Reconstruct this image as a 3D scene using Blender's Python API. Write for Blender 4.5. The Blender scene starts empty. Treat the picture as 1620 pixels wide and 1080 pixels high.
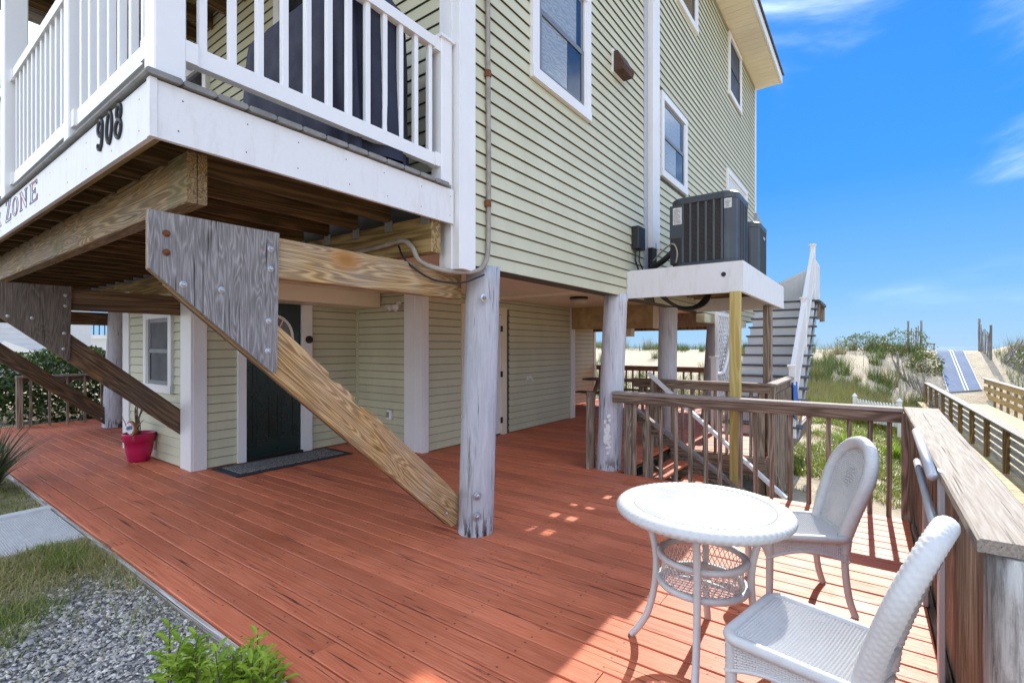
import bpy, math, random
from mathutils import Vector, Matrix, noise as mnoise
R = math.radians
random.seed(7)
sc = bpy.context.scene
COL = sc.collection

# ------------------------------------------------------------------ camera, world, sun, exposure
cam_d = bpy.data.cameras.new('camera'); cam = bpy.data.objects.new('camera', cam_d); COL.objects.link(cam)
cam_d.sensor_width = 36.0; cam_d.lens = 17.311; cam_d.shift_y = 0.0049
cam_d.clip_start = 0.05; cam_d.clip_end = 6000
cam.location = (0, 0, 1.5); cam.rotation_euler = (R(90), 0, R(36.193))
sc.camera = cam

SUN_EL, SUN_AZ = R(37.0), R(-0.8)          # azimuth measured from +Y towards +X
w = bpy.data.worlds.new('World'); sc.world = w; w.use_nodes = True
wn, wl = w.node_tree.nodes, w.node_tree.links
wn.clear()
wout = wn.new('ShaderNodeOutputWorld'); wbg = wn.new('ShaderNodeBackground'); sky = wn.new('ShaderNodeTexSky')
sky.sky_type = 'NISHITA'; sky.sun_disc = False; sky.sun_elevation = SUN_EL; sky.sun_rotation = SUN_AZ
sky.altitude = 0; sky.air_density = 1.0; sky.dust_density = 0.3; sky.ozone_density = 2.0
hsv = wn.new('ShaderNodeHueSaturation'); hsv.inputs['Saturation'].default_value = 1.25; hsv.inputs['Value'].default_value = .30
# clear-day gradient (the same all round) blended over the sky texture, under the added fill-light clouds
wtc = wn.new('ShaderNodeTexCoord'); wsep = wn.new('ShaderNodeSeparateXYZ'); wgr = wn.new('ShaderNodeValToRGB')
for p_, c_ in ((0.0, (.36, .66, 1.0)), (.10, (.20, .53, 1.0)), (.28, (.045, .37, 1.0)), (.50, (.01, .30, 1.0)), (1.0, (.01, .28, .98))):
    e_ = wgr.color_ramp.elements
    if p_ in (0.0, 1.0): el = e_[0] if p_ == 0 else e_[-1]
    else: el = e_.new(p_)
    el.color = (*c_, 1)
SKY_GAIN = 2.4; FILL_CLOUD = 3.95; CLX, CLY, CLZ = 2.627, -1.004, 1.188
wsc = wn.new('ShaderNodeVectorMath'); wsc.operation = 'SCALE'; wsc.inputs['Scale'].default_value = SKY_GAIN
wb = wn.new('ShaderNodeMix'); wb.data_type = 'RGBA'; wb.inputs[0].default_value = .93
# cloud field added for neutral fill light, offset to keep the view mostly clear
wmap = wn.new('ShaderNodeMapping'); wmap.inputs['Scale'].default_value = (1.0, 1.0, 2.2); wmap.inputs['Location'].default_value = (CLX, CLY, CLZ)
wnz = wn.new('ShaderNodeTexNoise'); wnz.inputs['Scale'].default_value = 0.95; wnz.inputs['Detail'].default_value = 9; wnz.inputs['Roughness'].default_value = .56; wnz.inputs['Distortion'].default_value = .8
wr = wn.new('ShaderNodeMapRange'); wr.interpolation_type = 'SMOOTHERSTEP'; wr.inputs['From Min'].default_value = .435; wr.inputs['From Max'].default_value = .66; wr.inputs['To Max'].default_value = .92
wmix = wn.new('ShaderNodeMix'); wmix.data_type = 'RGBA'; wmix.inputs[7].default_value = (FILL_CLOUD*SKY_GAIN, FILL_CLOUD*1.03*SKY_GAIN, FILL_CLOUD*1.08*SKY_GAIN, 1)
wl.new(wtc.outputs['Generated'], wsep.inputs[0]); wl.new(wsep.outputs[2], wgr.inputs[0]); wl.new(wgr.outputs[0], wsc.inputs[0])
wl.new(sky.outputs[0], hsv.inputs['Color']); wl.new(hsv.outputs[0], wb.inputs[6]); wl.new(wsc.outputs[0], wb.inputs[7])
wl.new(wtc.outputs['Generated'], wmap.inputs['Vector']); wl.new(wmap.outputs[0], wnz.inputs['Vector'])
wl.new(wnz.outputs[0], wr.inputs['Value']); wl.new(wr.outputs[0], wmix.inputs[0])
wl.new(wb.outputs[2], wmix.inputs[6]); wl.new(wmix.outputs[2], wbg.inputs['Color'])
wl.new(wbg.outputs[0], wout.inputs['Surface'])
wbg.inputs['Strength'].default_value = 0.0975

sun_d = bpy.data.lights.new('sun', 'SUN'); sun = bpy.data.objects.new('sun', sun_d); COL.objects.link(sun)
sun_d.energy = 2.0; sun_d.angle = R(0.5); sun_d.color = (1.0, .95, .87)
sdir = Vector((math.sin(SUN_AZ)*math.cos(SUN_EL), math.cos(SUN_AZ)*math.cos(SUN_EL), math.sin(SUN_EL)))
sun.rotation_euler = (-sdir).to_track_quat('-Z', 'Y').to_euler(); sun.location = (5, 30, 30)
vs = sc.view_settings
vs.view_transform = 'Standard'; vs.look = 'None'; vs.gamma = 1; vs.use_curve_mapping = False; vs.exposure = 2.1
sc.render.engine = 'CYCLES'
cy = sc.cycles
cy.max_bounces = 8; cy.diffuse_bounces = 5; cy.glossy_bounces = 3; cy.transmission_bounces = 4; cy.transparent_max_bounces = 8
cy.use_denoising = True; cy.sample_clamp_indirect = 6; cy.caustics_reflective = False; cy.caustics_refractive = False

# ------------------------------------------------------------------ node material helpers
class NT:
    def __init__(s, name):
        s.m = bpy.data.materials.new(name); s.m.use_nodes = True
        s.t = s.m.node_tree; s.n = s.t.nodes; s.l = s.t.links
        s.b = s.n['Principled BSDF']; s.out = s.n['Material Output']
    def node(s, t, **kw):
        n = s.n.new(t)
        for k, v in kw.items(): setattr(n, k, v)
        return n
    def set(s, sock, v):
        if v is None: return
        if isinstance(v, bpy.types.NodeSocket): s.l.new(v, sock)
        else: sock.default_value = v
    def pos(s): return s.node('ShaderNodeNewGeometry').outputs['Position']
    def obj(s): return s.node('ShaderNodeTexCoord').outputs['Object']
    def uv(s): return s.node('ShaderNodeTexCoord').outputs['UV']
    def rnd(s): return s.node('ShaderNodeObjectInfo').outputs['Random']
    def island(s): return s.node('ShaderNodeNewGeometry').outputs['Random Per Island']
    def math(s, op, a, b=None, c=None, clamp=False):
        n = s.node('ShaderNodeMath', operation=op, use_clamp=clamp)
        s.set(n.inputs[0], a); s.set(n.inputs[1], b)
        if c is not None: s.set(n.inputs[2], c)
        return n.outputs[0]
    def vmath(s, op, a, b):
        n = s.node('ShaderNodeVectorMath', operation=op); s.set(n.inputs[0], a); s.set(n.inputs[1], b); return n.outputs[0]
    def vscale(s, v, sc_):
        n = s.node('ShaderNodeVectorMath', operation='MULTIPLY'); s.set(n.inputs[0], v); n.inputs[1].default_value = sc_; return n.outputs[0]
    def comb(s, x, y, z):
        n = s.node('ShaderNodeCombineXYZ'); s.set(n.inputs[0], x); s.set(n.inputs[1], y); s.set(n.inputs[2], z); return n.outputs[0]
    def sep(s, v):
        n = s.node('ShaderNodeSeparateXYZ'); s.set(n.inputs[0], v); return n.outputs
    def noise(s, v, scale, detail=3, rough=.55, dist=0):
        n = s.node('ShaderNodeTexNoise'); s.set(n.inputs['Vector'], v)
        n.inputs['Scale'].default_value = scale; n.inputs['Detail'].default_value = detail
        n.inputs['Roughness'].default_value = rough; n.inputs['Distortion'].default_value = dist
        return n.outputs[0]
    def voro(s, v, scale, feature='F1', rand=1.0):
        n = s.node('ShaderNodeTexVoronoi', feature=feature); s.set(n.inputs['Vector'], v)
        n.inputs['Scale'].default_value = scale; n.inputs['Randomness'].default_value = rand
        return n.outputs
    def ramp(s, f, stops, interp='LINEAR'):
        n = s.node('ShaderNodeValToRGB'); s.set(n.inputs[0], f)
        e = n.color_ramp.elements; n.color_ramp.interpolation = interp
        while len(e) < len(stops): e.new(.5)
        for i, (p, c) in enumerate(stops):
            e[i].position = p
            e[i].color = (c, c, c, 1) if isinstance(c, (int, float)) else (*c[:3], 1)
        return n.outputs[0]
    def rng(s, f, a, b, c=0, d=1):
        n = s.node('ShaderNodeMapRange'); s.set(n.inputs[0], f)
        for i, v in enumerate((a, b, c, d)): n.inputs[i+1].default_value = v
        return n.outputs[0]
    def mix(s, f, a, b, blend='MIX'):
        n = s.node('ShaderNodeMix', data_type='RGBA', blend_type=blend)
        s.set(n.inputs[0], f)
        for k, v in ((6, a), (7, b)):
            if isinstance(v, tuple): v = (*v[:3], 1)
            s.set(n.inputs[k], v)
        return n.outputs[2]
    def vary(s, col, f, amt):
        n = s.node('ShaderNodeHueSaturation')
        n.inputs['Fac'].default_value = 1
        s.set(n.inputs['Value'], s.rng(f, 0, 1, 1-amt, 1+amt))
        s.set(n.inputs['Color'], (*col[:3], 1) if isinstance(col, tuple) else col); return n.outputs[0]
    def bump(s, h, strength=.3, dist=.01):
        n = s.node('ShaderNodeBump'); s.set(n.inputs['Height'], h)
        n.inputs['Strength'].default_value = strength; n.inputs['Distance'].default_value = dist
        s.l.new(n.outputs[0], s.b.inputs['Normal'])
    def fin(s, col=None, rough=.5, metal=0, spec=None, **kw):
        if isinstance(col, tuple): col = (*col[:3], 1)
        s.set(s.b.inputs['Base Color'], col); s.set(s.b.inputs['Roughness'], rough); s.set(s.b.inputs['Metallic'], metal)
        if spec is not None: s.b.inputs['Specular IOR Level'].default_value = spec
        for k, v in kw.items(): s.set(s.b.inputs[k.replace('_', ' ')], v)
        return s.m

def plain(name, col, rough=.5, metal=0, spec=None, dirt=.10, scale=4, bump=0, **kw):
    t = NT(name); p = t.pos()
    n = t.noise(p, scale, 6, .65)
    c = t.mix(t.rng(n, .35, .75), tuple(col), tuple(x*(1-dirt*2) for x in col))
    n2 = t.noise(p, scale*14, 3)
    c = t.vary(c, n2, dirt*.6)
    if bump: t.bump(t.noise(p, 60, 4), bump, .003)
    return t.fin(c, t.rng(n, .3, .7, max(rough-.08, .02), min(rough+.1, 1)), metal, spec, **kw)

def grain(name, dark, mid, light, axis=0, coords='pos', ring=7, scale=5.0, stretch=9, bump=.35, rough=.72,
          grey=None, grey_amt=.5, moss=None, cracks=0.0, crack_col=(.02, .015, .01), knots=0.0, vary=.14, spec=.3, ringamt=.38):
    """plain-sawn board: contour rings + fine fibre + weather blotches along one axis"""
    t = NT(name)
    p = t.pos() if coords == 'pos' else t.obj()
    r = t.rnd()
    p = t.vmath('ADD', p, t.comb(t.math('MULTIPLY', r, 37.1), t.math('MULTIPLY', r, 91.7), t.math('MULTIPLY', r, 53.3)))
    stretch *= 1.9; scale *= 1.5
    s1 = [1.0]*3; s1[axis] = 1.0/stretch
    s2 = [1.0]*3; s2[axis] = 1.0/(stretch*2.2)
    pv = t.vscale(p, tuple(s1)); pf = t.vscale(p, tuple(s2))
    n1 = t.noise(pv, scale, 2, .5, .35)
    kn = None
    if knots:
        s3 = [1.0]*3; s3[axis] = .62
        vo = t.voro(t.vscale(p, tuple(s3)), knots)
        kn = vo['Distance']
        warp = t.math('MULTIPLY', t.math('POWER', 2.718, t.math('MULTIPLY', kn, -4.5)), 1.0)
        n1 = t.math('ADD', n1, t.math('MULTIPLY', warp, .32))
    rings = t.math('MULTIPLY_ADD', t.math('SINE', t.math('MULTIPLY', n1, ring*6.283*2)), .5, .5)
    fib = t.noise(pf, scale*12, 5, .68)
    rings = t.math('POWER', rings, 1.6)
    g = t.math('ADD', t.math('MULTIPLY', rings, ringamt), t.math('MULTIPLY', fib, 1.0-ringamt))
    c = t.ramp(g, [(.16, dark), (.5, mid), (.85, light)])
    big = t.noise(p, 1.7, 5, .65)
    if grey is not None:
        c = t.mix(t.math('MULTIPLY', t.rng(big, .38, .62), grey_amt), c, t.ramp(g, [(.15, tuple(x*.45 for x in grey)), (.8, grey)]))
    if moss is not None:
        m2 = t.noise(t.vmath('ADD', p, (9.1, 3.3, 1.7)), 2.4, 5, .7)
        c = t.mix(t.rng(m2, .54, .72, 0, .75), c, moss)
    if kn is not None:
        c = t.mix(t.rng(kn, .10, .17, 1, 0), c, t.mix(t.rng(kn, .03, .11), (.07, .03, .012), (.36, .17, .05)))
    if cracks:
        ck = t.noise(t.vscale(p, tuple(x if i != axis else 1/(stretch*6) for i, x in enumerate((1, 1, 1)))), scale*9, 2, .5)
        cm = t.rng(ck, .34-.10*(1-cracks), .40-.10*(1-cracks), 1, 0)
        c = t.mix(cm, c, crack_col)
        h = t.math('SUBTRACT', g, t.math('MULTIPLY', cm, .9))
    else: h = g
    c = t.vary(c, r, vary)
    t.bump(h, bump, .004)
    return t.fin(c, rough, 0, spec)

MAT = {}
def siding_mat():
    t = NT('sage vinyl siding'); p = t.pos(); r = t.rnd()
    n = t.noise(t.vscale(p, (1, 1, .35)), 2.3, 6, .7)
    c = t.mix(t.rng(n, .4, .8), (.55, .54, .385), (.475, .46, .315))
    c = t.vary(c, r, .035)
    f = t.noise(t.vscale(p, (14, 14, 160)), 1.0, 3)
    t.bump(f, .06, .002)
    return t.fin(c, .5, 0, .35)
MAT['siding'] = siding_mat()
MAT['siding_back'] = plain('dark backing for lap shadows', (.10, .10, .085), .9)  # wall backing coloured dark to stand in for the shadow under each lap
MAT['white'] = plain('white vinyl trim', (.76, .76, .755), .38, dirt=.04, scale=1.5)
MAT['cream'] = plain('cream aluminium soffit', (.78, .70, .55), .5, dirt=.05, scale=1.2)
def fascia_mat():
    t = NT('white composite fascia with grime'); p = t.pos()
    n = t.noise(t.vscale(p, (5, 5, 1.2)), 3, 7, .7); n2 = t.noise(p, 55, 4, .7)
    c = t.mix(t.rng(n, .50, .80, 0, .55), (.71, .715, .715), (.50, .475, .41))
    c = t.vary(c, n2, .05)
    t.bump(n2, .08, .002); return t.fin(c, .55, 0, .35)
MAT['fascia'] = fascia_mat()
MAT['composite'] = plain('grey composite decking', (.25, .245, .23), .8, dirt=.2, scale=9, bump=.3)
def deck_mat():
    t = NT('worn red deck paint'); p = t.pos(); r = t.rnd()
    q = t.vmath('ADD', p, t.comb(t.math('MULTIPLY', r, 61.0), t.math('MULTIPLY', r, 13.0), 0.0))
    pv = t.vscale(q, (.05, 1, 1)); pf = t.vscale(q, (.018, 1, 1))
    n1 = t.noise(pv, 9.5, 2, .5, .3)
    rings = t.math('MULTIPLY_ADD', t.math('SINE', t.math('MULTIPLY', n1, 70.0)), .5, .5)
    fib = t.noise(pf, 90, 5, .7)
    g = t.math('ADD', t.math('MULTIPLY', rings, .16), t.math('MULTIPLY', fib, .84))
    c = t.ramp(g, [(.24, (.34, .082, .040)), (.46, (.57, .160, .076)), (.78, (.65, .225, .125))])
    blot = t.noise(p, 1.1, 6, .68)
    c = t.mix(t.rng(blot, .42, .66, 0, .6), c, (.39, .100, .044))
    ck = t.noise(t.vscale(q, (.032, 1.1, 1)), 42, 3, .6)
    cm = t.rng(ck, .335, .372, 1, 0)
    c = t.mix(t.math('MULTIPLY', cm, .85), c, (.055, .018, .012))
    pe = t.noise(t.vscale(q, (.45, 1, 1)), 20, 6, .75)
    pm = t.rng(pe, .735, .77)
    c = t.mix(t.math('MULTIPLY', pm, .75), c, (.52, .40, .34))
    sp = t.voro(p, 11)['Distance']
    c = t.mix(t.rng(sp, .018, .028, 1, 0), c, (.62, .55, .48))
    xyz = t.sep(p)
    fx = t.math('ABSOLUTE', t.math('SUBTRACT', t.math('FRACT', t.math('DIVIDE', xyz[0], .406)), .5))
    fy = t.math('ABSOLUTE', t.math('SUBTRACT', t.math('FRACT', t.math('DIVIDE', t.math('SUBTRACT', xyz[1], 1.20125), .1475)), .5))
    ex = t.math('MULTIPLY', fx, .406); ey = t.math('MULTIPLY', t.math('SUBTRACT', fy, .29), .1475)
    hd_ = t.math('SQRT', t.math('ADD', t.math('MULTIPLY', ex, ex), t.math('MULTIPLY', ey, ey)))
    c = t.mix(t.rng(hd_, .005, .0075, .9, 0), c, (.075, .035, .025))
    c = t.vary(c, r, .17)
    t.bump(t.math('SUBTRACT', g, t.math('MULTIPLY', cm, 1.2)), .6, .005)
    return t.fin(c, t.rng(blot, .3, .7, .62, .42), 0, .30)
MAT['deck'] = deck_mat()
MAT['deck_edge'] = grain('peeling white deck edge', (.16, .13, .11), (.40, .37, .34), (.56, .54, .51), 0, cracks=.4, bump=.3)
def pile_mat():
    t = NT('grey painted timber pile'); p = t.obj(); r = t.rnd()
    q = t.vmath('ADD', p, t.comb(t.math('MULTIPLY', r, 5.0), 0.0, t.math('MULTIPLY', r, 31.0)))
    ck = t.noise(t.vscale(q, (1, 1, .045)), 34, 4, .65, .3)
    f = t.noise(t.vscale(q, (1, 1, .12)), 26, 6, .7, .6)
    cm = t.rng(ck, .32, .40, 1, 0)
    blot = t.noise(q, 3.0, 6, .7)
    c = t.ramp(f, [(.25, (.36, .37, .41)), (.6, (.51, .52, .555)), (.85, (.60, .61, .635))])
    c = t.mix(t.rng(blot, .62, .72, 0, .6), c, (.34, .31, .29))
    c = t.mix(t.math('MULTIPLY', cm, .75), c, (.12, .11, .115))
    z = t.sep(p)[2]
    wear = t.math('MULTIPLY', t.rng(z, .02, .22, 1, 0), t.rng(t.noise(t.vscale(q, (1, 1, .25)), 22, 4), .52, .6))
    c = t.mix(wear, c, (.045, .04, .04))
    c = t.vary(c, r, .08)
    t.bump(t.math('SUBTRACT', f, t.math('MULTIPLY', cm, 1.0)), .7, .008)
    return t.fin(c, .7, 0, .3)
MAT['pile'] = pile_mat()
MAT['beam_x'] = grain('weathered brown beam', (.06, .033, .013), (.25, .155, .06), (.44, .32, .155), 0, ring=11, scale=6.5, stretch=10, ringamt=.34,
                      grey=(.27, .24, .205), grey_amt=.6, moss=(.10, .095, .018), cracks=.35, bump=.5)
MAT['beam_y'] = grain('tan pressure treated beam', (.13, .070, .024), (.42, .26, .085), (.58, .41, .18), 1, ring=9, scale=6, stretch=9,
                      grey=(.40, .36, .32), grey_amt=.55, cracks=.15, bump=.4, knots=1.6)
MAT['beam_dark'] = grain('brown beam darkened for shade', (.045, .025, .012), (.15, .082, .035), (.24, .145, .07), 1, ring=7, scale=4, stretch=9,  # browner timber of the far brackets, with their shade mixed into the tone
                      grey=(.16, .13, .11), grey_amt=.4, cracks=.25, bump=.4)
MAT['joist'] = grain('old joist timber', (.04, .022, .010), (.13, .075, .03), (.21, .13, .06), 1, ring=5, scale=5, moss=(.06, .055, .012), bump=.4)
MAT['joist_x'] = grain('mossy ledger timber', (.08, .05, .02), (.26, .18, .07), (.38, .28, .13), 0, ring=5, scale=5, moss=(.11, .12, .02), bump=.4)
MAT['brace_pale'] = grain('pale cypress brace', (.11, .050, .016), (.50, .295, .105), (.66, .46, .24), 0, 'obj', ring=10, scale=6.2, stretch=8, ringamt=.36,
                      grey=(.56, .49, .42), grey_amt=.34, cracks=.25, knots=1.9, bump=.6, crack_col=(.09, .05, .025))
MAT['brace_dark'] = grain('brown brace darkened for shade', (.04, .022, .011), (.135, .075, .034), (.23, .14, .07), 0, 'obj', ring=7, scale=4.2, stretch=8,  # brown timber tone with some shading put into the colour
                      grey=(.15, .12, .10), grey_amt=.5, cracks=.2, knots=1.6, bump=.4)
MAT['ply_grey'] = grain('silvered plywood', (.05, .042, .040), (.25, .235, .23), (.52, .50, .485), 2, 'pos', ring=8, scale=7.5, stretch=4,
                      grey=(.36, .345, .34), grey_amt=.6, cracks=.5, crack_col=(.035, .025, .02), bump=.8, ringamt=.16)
MAT['ply_dark'] = grain('weathered plywood darkened for shade', (.03, .024, .02), (.12, .098, .08), (.21, .18, .15), 2, 'pos', ring=8, scale=5, stretch=4, cracks=.5, bump=.7, ringamt=.16)  # weathered sheet, darkened further to carry the shade on the far brackets
MAT['ply_edge'] = grain('plywood edge', (.10, .055, .025), (.32, .19, .08), (.46, .30, .14), 1, 'pos', ring=16, scale=8, bump=.4)
MAT['rail_x'] = grain('weathered rail timber', (.06, .038, .024), (.19, .135, .092), (.31, .24, .185), 0, ring=5, scale=6, cracks=.35, bump=.5)
MAT['rail_y'] = grain('weathered rail timber lengthwise', (.06, .04, .028), (.19, .14, .105), (.32, .26, .21), 1, ring=5, scale=6, cracks=.35, bump=.5)
MAT['rail_z'] = grain('weathered upright timber', (.08, .056, .038), (.25, .195, .142), (.38, .315, .25), 2, ring=5, scale=6, cracks=.35, bump=.5)
MAT['board_z'] = grain('weathered vertical boards', (.07, .05, .035), (.22, .17, .125), (.36, .29, .23), 2, ring=7, scale=6, cracks=.5, bump=.7, moss=(.09, .08, .03))
MAT['cap'] = grain('bleached cap rail', (.12, .085, .06), (.29, .25, .21), (.40, .36, .32), 1, ring=7, scale=7, stretch=9, cracks=.42, bump=.7, crack_col=(.07, .045, .03), rough=.8, ringamt=.12)
MAT['cap_x'] = grain('bleached cap rail crosswise', (.13, .09, .065), (.31, .26, .22), (.42, .38, .34), 0, ring=7, scale=7, stretch=9, cracks=.38, bump=.6, crack_col=(.07, .045, .03), rough=.8, ringamt=.12)
MAT['yellow'] = grain('new yellow treated post', (.34, .26, .075), (.47, .37, .125), (.54, .44, .19), 2, ring=4, scale=5, bump=.2, vary=.03)
def peel_mat():
    t = NT('peeling white paint on round post'); p = t.obj()
    f = t.noise(t.vscale(p, (1, 1, .09)), 22, 6, .7, .5); k = t.noise(t.vscale(p, (1, 1, .35)), 6, 6, .75)
    wood = t.ramp(f, [(.2, (.07, .06, .055)), (.55, (.34, .32, .29)), (.85, (.5, .48, .45))])
    c = t.mix(t.math('MULTIPLY', t.rng(k, .42, .54, 0, .9), t.rng(f, .35, .55)), wood, (.62, .62, .59))
    vo = t.voro(t.vscale(p, (1, 1, .5)), 9)['Distance']
    c = t.mix(t.rng(vo, .05, .10, .9, 0), c, (.04, .03, .025))
    t.bump(t.math('ADD', f, t.math('MULTIPLY', k, .5)), .6, .006); return t.fin(c, .7)
MAT['peel'] = peel_mat()
MAT['door'] = plain('dark green door paint', (.006, .020, .016), .28, dirt=.05)
MAT['bronze'] = plain('dark bronze hardware', (.035, .028, .022), .35, .6)
MAT['steel'] = plain('galvanised steel', (.50, .51, .53), .42, .75, dirt=.12, scale=12)
MAT['rust'] = plain('rusty iron', (.20, .075, .025), .85, .1, dirt=.3, scale=30)
MAT['grey_metal'] = plain('light grey coated metal', (.46, .47, .50), .38, .35, dirt=.05)
MAT['black'] = plain('black rubber', (.016, .016, .017), .55, dirt=.1)
MAT['conduit'] = plain('grey painted conduit', (.36, .32, .27), .6, dirt=.25, scale=9)
MAT['ac'] = plain('slate grey cabinet paint', (.050, .060, .070), .42, .2, dirt=.06)
MAT['ac_rail'] = plain('grey louvre bar', (.085, .095, .105), .45, .3)
def fin_mat():
    t = NT('condenser fins'); p = t.pos(); z = t.sep(p)[2]
    wv = t.math('SINE', t.math('MULTIPLY', t.math('ADD', z, t.math('MULTIPLY', t.noise(p, 9, 2), .02)), 420.0))
    c = t.mix(t.rng(wv, -.2, .8), (.010, .009, .008), (.085, .074, .06)); t.bump(wv, .5, .004); return t.fin(c, .6, .2)
MAT['fins'] = fin_mat()
MAT['sticker'] = plain('white sticker', (.72, .72, .72), .5, dirt=.25, scale=60)
MAT['ink'] = plain('grey print', (.2, .2, .21), .6)
def glass_mat(name, a, b, wave=True):
    t = NT(name); p = t.pos()
    n = t.noise(p, 3, 2)
    if wave: n = t.math('MULTIPLY_ADD', t.math('SINE', t.math('ADD', t.math('MULTIPLY', t.sep(p)[2], 165.0), t.math('MULTIPLY', t.noise(t.vscale(p, (1, 1, 2)), 7, 2), 26.0))), .3, .5)
    c = t.mix(t.rng(n, .35, .65), a, b)
    t.bump(n, .03, .002); return t.fin(c, .06, 0, .8)
MAT['glass_light'] = glass_mat('window with pale blind', (.25, .275, .285), (.325, .35, .36))
MAT['glass_dark'] = glass_mat('dark window glass', (.014, .017, .024), (.035, .04, .05), False)
MAT['screen'] = plain('insect screen grey', (.045, .05, .065), .6, dirt=.05)
MAT['sash'] = plain('grey blue sash', (.16, .175, .20), .45, dirt=.04)
MAT['fan_glass'] = plain('fanlight glass', (.20, .17, .14), .12, dirt=.2, scale=30)
def mat_mat():
    t = NT('speckled doormat'); p = t.pos(); n = t.noise(p, 70, 3, .7)
    t.bump(n, .5, .006); return t.fin(t.ramp(n, [(.42, (.035, .038, .045)), (.56, (.30, .30, .29))]), .95)
MAT['doormat'] = mat_mat()
MAT['mat_edge'] = plain('dark mat border', (.03, .033, .042), .9)
MAT['pot'] = plain('magenta plastic', (.52, .012, .085), .38, dirt=.08)
MAT['soil'] = plain('dark potting soil', (.05, .03, .018), .95, dirt=.3, scale=30, bump=.5)
MAT['stem_dry'] = plain('dry brown stem', (.20, .13, .08), .85, dirt=.2, scale=30)
MAT['wood_sign'] = plain('orange brown sign rim', (.30, .10, .028), .6)
MAT['wicker'] = plain('white woven resin', (.53, .53, .52), .5, dirt=.05, scale=25)
def tt_mat():
    t = NT('frosted table glass'); p = t.obj(); n = t.noise(p, 150, 3, .7); b = t.noise(p, 5, 3)
    c = t.mix(t.rng(n, .52, .60, 0, .35), (.42, .43, .42), (.19, .21, .19))
    t.bump(n, .25, .002); return t.fin(c, t.rng(b, .3, .7, .22, .4), 0, .35)
MAT['tabletop'] = tt_mat()
MAT['navy'] = plain('navy canvas', (.014, .016, .038), .75, dirt=.15, scale=5, bump=.2)
MAT['brown_hood'] = plain('rusty brown hood', (.085, .040, .022), .7, dirt=.25, scale=25)
def leaf_mat(name, dark, light, sub=.25):
    t = NT(name); r = t.island(); p = t.pos()
    c = t.mix(r, dark, light)
    t.fin(c, .5, 0, .3)
    tr = t.node('ShaderNodeBsdfTranslucent'); t.l.new(c, tr.inputs[0])
    mx = t.node('ShaderNodeMixShader'); mx.inputs[0].default_value = sub
    t.l.new(t.b.outputs[0], mx.inputs[1]); t.l.new(tr.outputs[0], mx.inputs[2]); t.l.new(mx.outputs[0], t.out.inputs['Surface'])
    return t.m
MAT['bush'] = leaf_mat('glossy bush leaves', (.018, .040, .010), (.085, .13, .03))
MAT['bayberry'] = leaf_mat('bayberry leaves', (.05, .085, .014), (.17, .20, .035))
MAT['dune_grass'] = leaf_mat('dune grass blades', (.05, .085, .018), (.16, .20, .055))
MAT['dune_grass2'] = leaf_mat('dry dune grass blades', (.11, .11, .035), (.30, .26, .12))
MAT['lush_grass'] = leaf_mat('yellow green grass', (.13, .18, .02), (.34, .36, .06))
MAT['lawn'] = leaf_mat('lawn blades', (.09, .15, .02), (.27, .32, .06))
MAT['straw'] = leaf_mat('straw blades', (.22, .20, .06), (.52, .44, .20))
MAT['weed'] = leaf_mat('bright weed leaves', (.16, .28, .015), (.36, .48, .05), .35)
MAT['yucca'] = leaf_mat('yucca leaves', (.025, .05, .02), (.10, .14, .06))
MAT['seed'] = plain('brown stalk', (.12, .09, .045), .9)
def sand_mat():
    t = NT('beach sand'); p = t.pos()
    n = t.noise(p, 1.3, 6, .65); f = t.noise(p, 130, 4, .7); m = t.noise(p, 7, 5, .65)
    c = t.mix(t.rng(n, .35, .7), (.55, .47, .345), (.46, .385, .27))
    c = t.vary(c, f, .16)
    y = t.sep(p)[1]; x = t.sep(p)[0]
    # soil and litter near the street side
    soil = t.math('MULTIPLY', t.math('MULTIPLY', t.rng(t.math('ADD', y, t.math('MULTIPLY', n, .7)), 1.3, 2.0, 1, 0), t.rng(t.math('ADD', y, t.math('MULTIPLY', n, 1.5)), -2.5, -1.2)), t.rng(m, .40, .60, .25, .85))
    c = t.mix(soil, c, (.20, .165, .105))
    t.bump(t.math('ADD', t.math('MULTIPLY', t.noise(p, 3.2, 4, .6), .9), t.math('ADD', m, t.math('MULTIPLY', f, .25))), 1.0, .07)
    return t.fin(c, .95, 0, .1)
MAT['sand'] = sand_mat()
MAT['sea'] = plain('sea water', (.02, .06, .09), .12, dirt=.1, scale=.2)
def stone_mat():
    t = NT('gravel stones'); r = t.island(); p = t.pos()
    c = t.ramp(r, [(0, (.15, .147, .145)), (.5, (.385, .36, .325)), (.82, (.53, .49, .43)), (.95, (.68, .62, .52))])
    return t.fin(t.vary(c, t.noise(p, 80, 2), .15), .85)
MAT['gravel'] = stone_mat()
MAT['gravel_bed'] = plain('gravel bed', (.20, .195, .19), .95, dirt=.35, scale=50, bump=.8)
MAT['ramp'] = plain('ribbed grey ramp tread', (.56, .57, .57), .7, dirt=.1, scale=12)
MAT['ramp_side'] = plain('painted ramp side', (.58, .57, .54), .7, dirt=.3, scale=18)
MAT['bw_post'] = grain('boardwalk post timber', (.10, .06, .022), (.27, .18, .075), (.40, .29, .14), 2, ring=4, scale=5, bump=.3)
MAT['bw_slat'] = grain('greyed boardwalk slat', (.20, .18, .15), (.38, .35, .31), (.50, .47, .43), 1, ring=5, scale=5, bump=.3)
MAT['bw_gold'] = grain('golden fence board', (.30, .19, .06), (.45, .31, .115), (.55, .40, .18), 1, ring=4, scale=5, bump=.25)
MAT['bw_deck'] = grain('boardwalk plank', (.24, .17, .07), (.42, .33, .165), (.54, .45, .27), 0, ring=4, scale=6, bump=.3)
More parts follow.
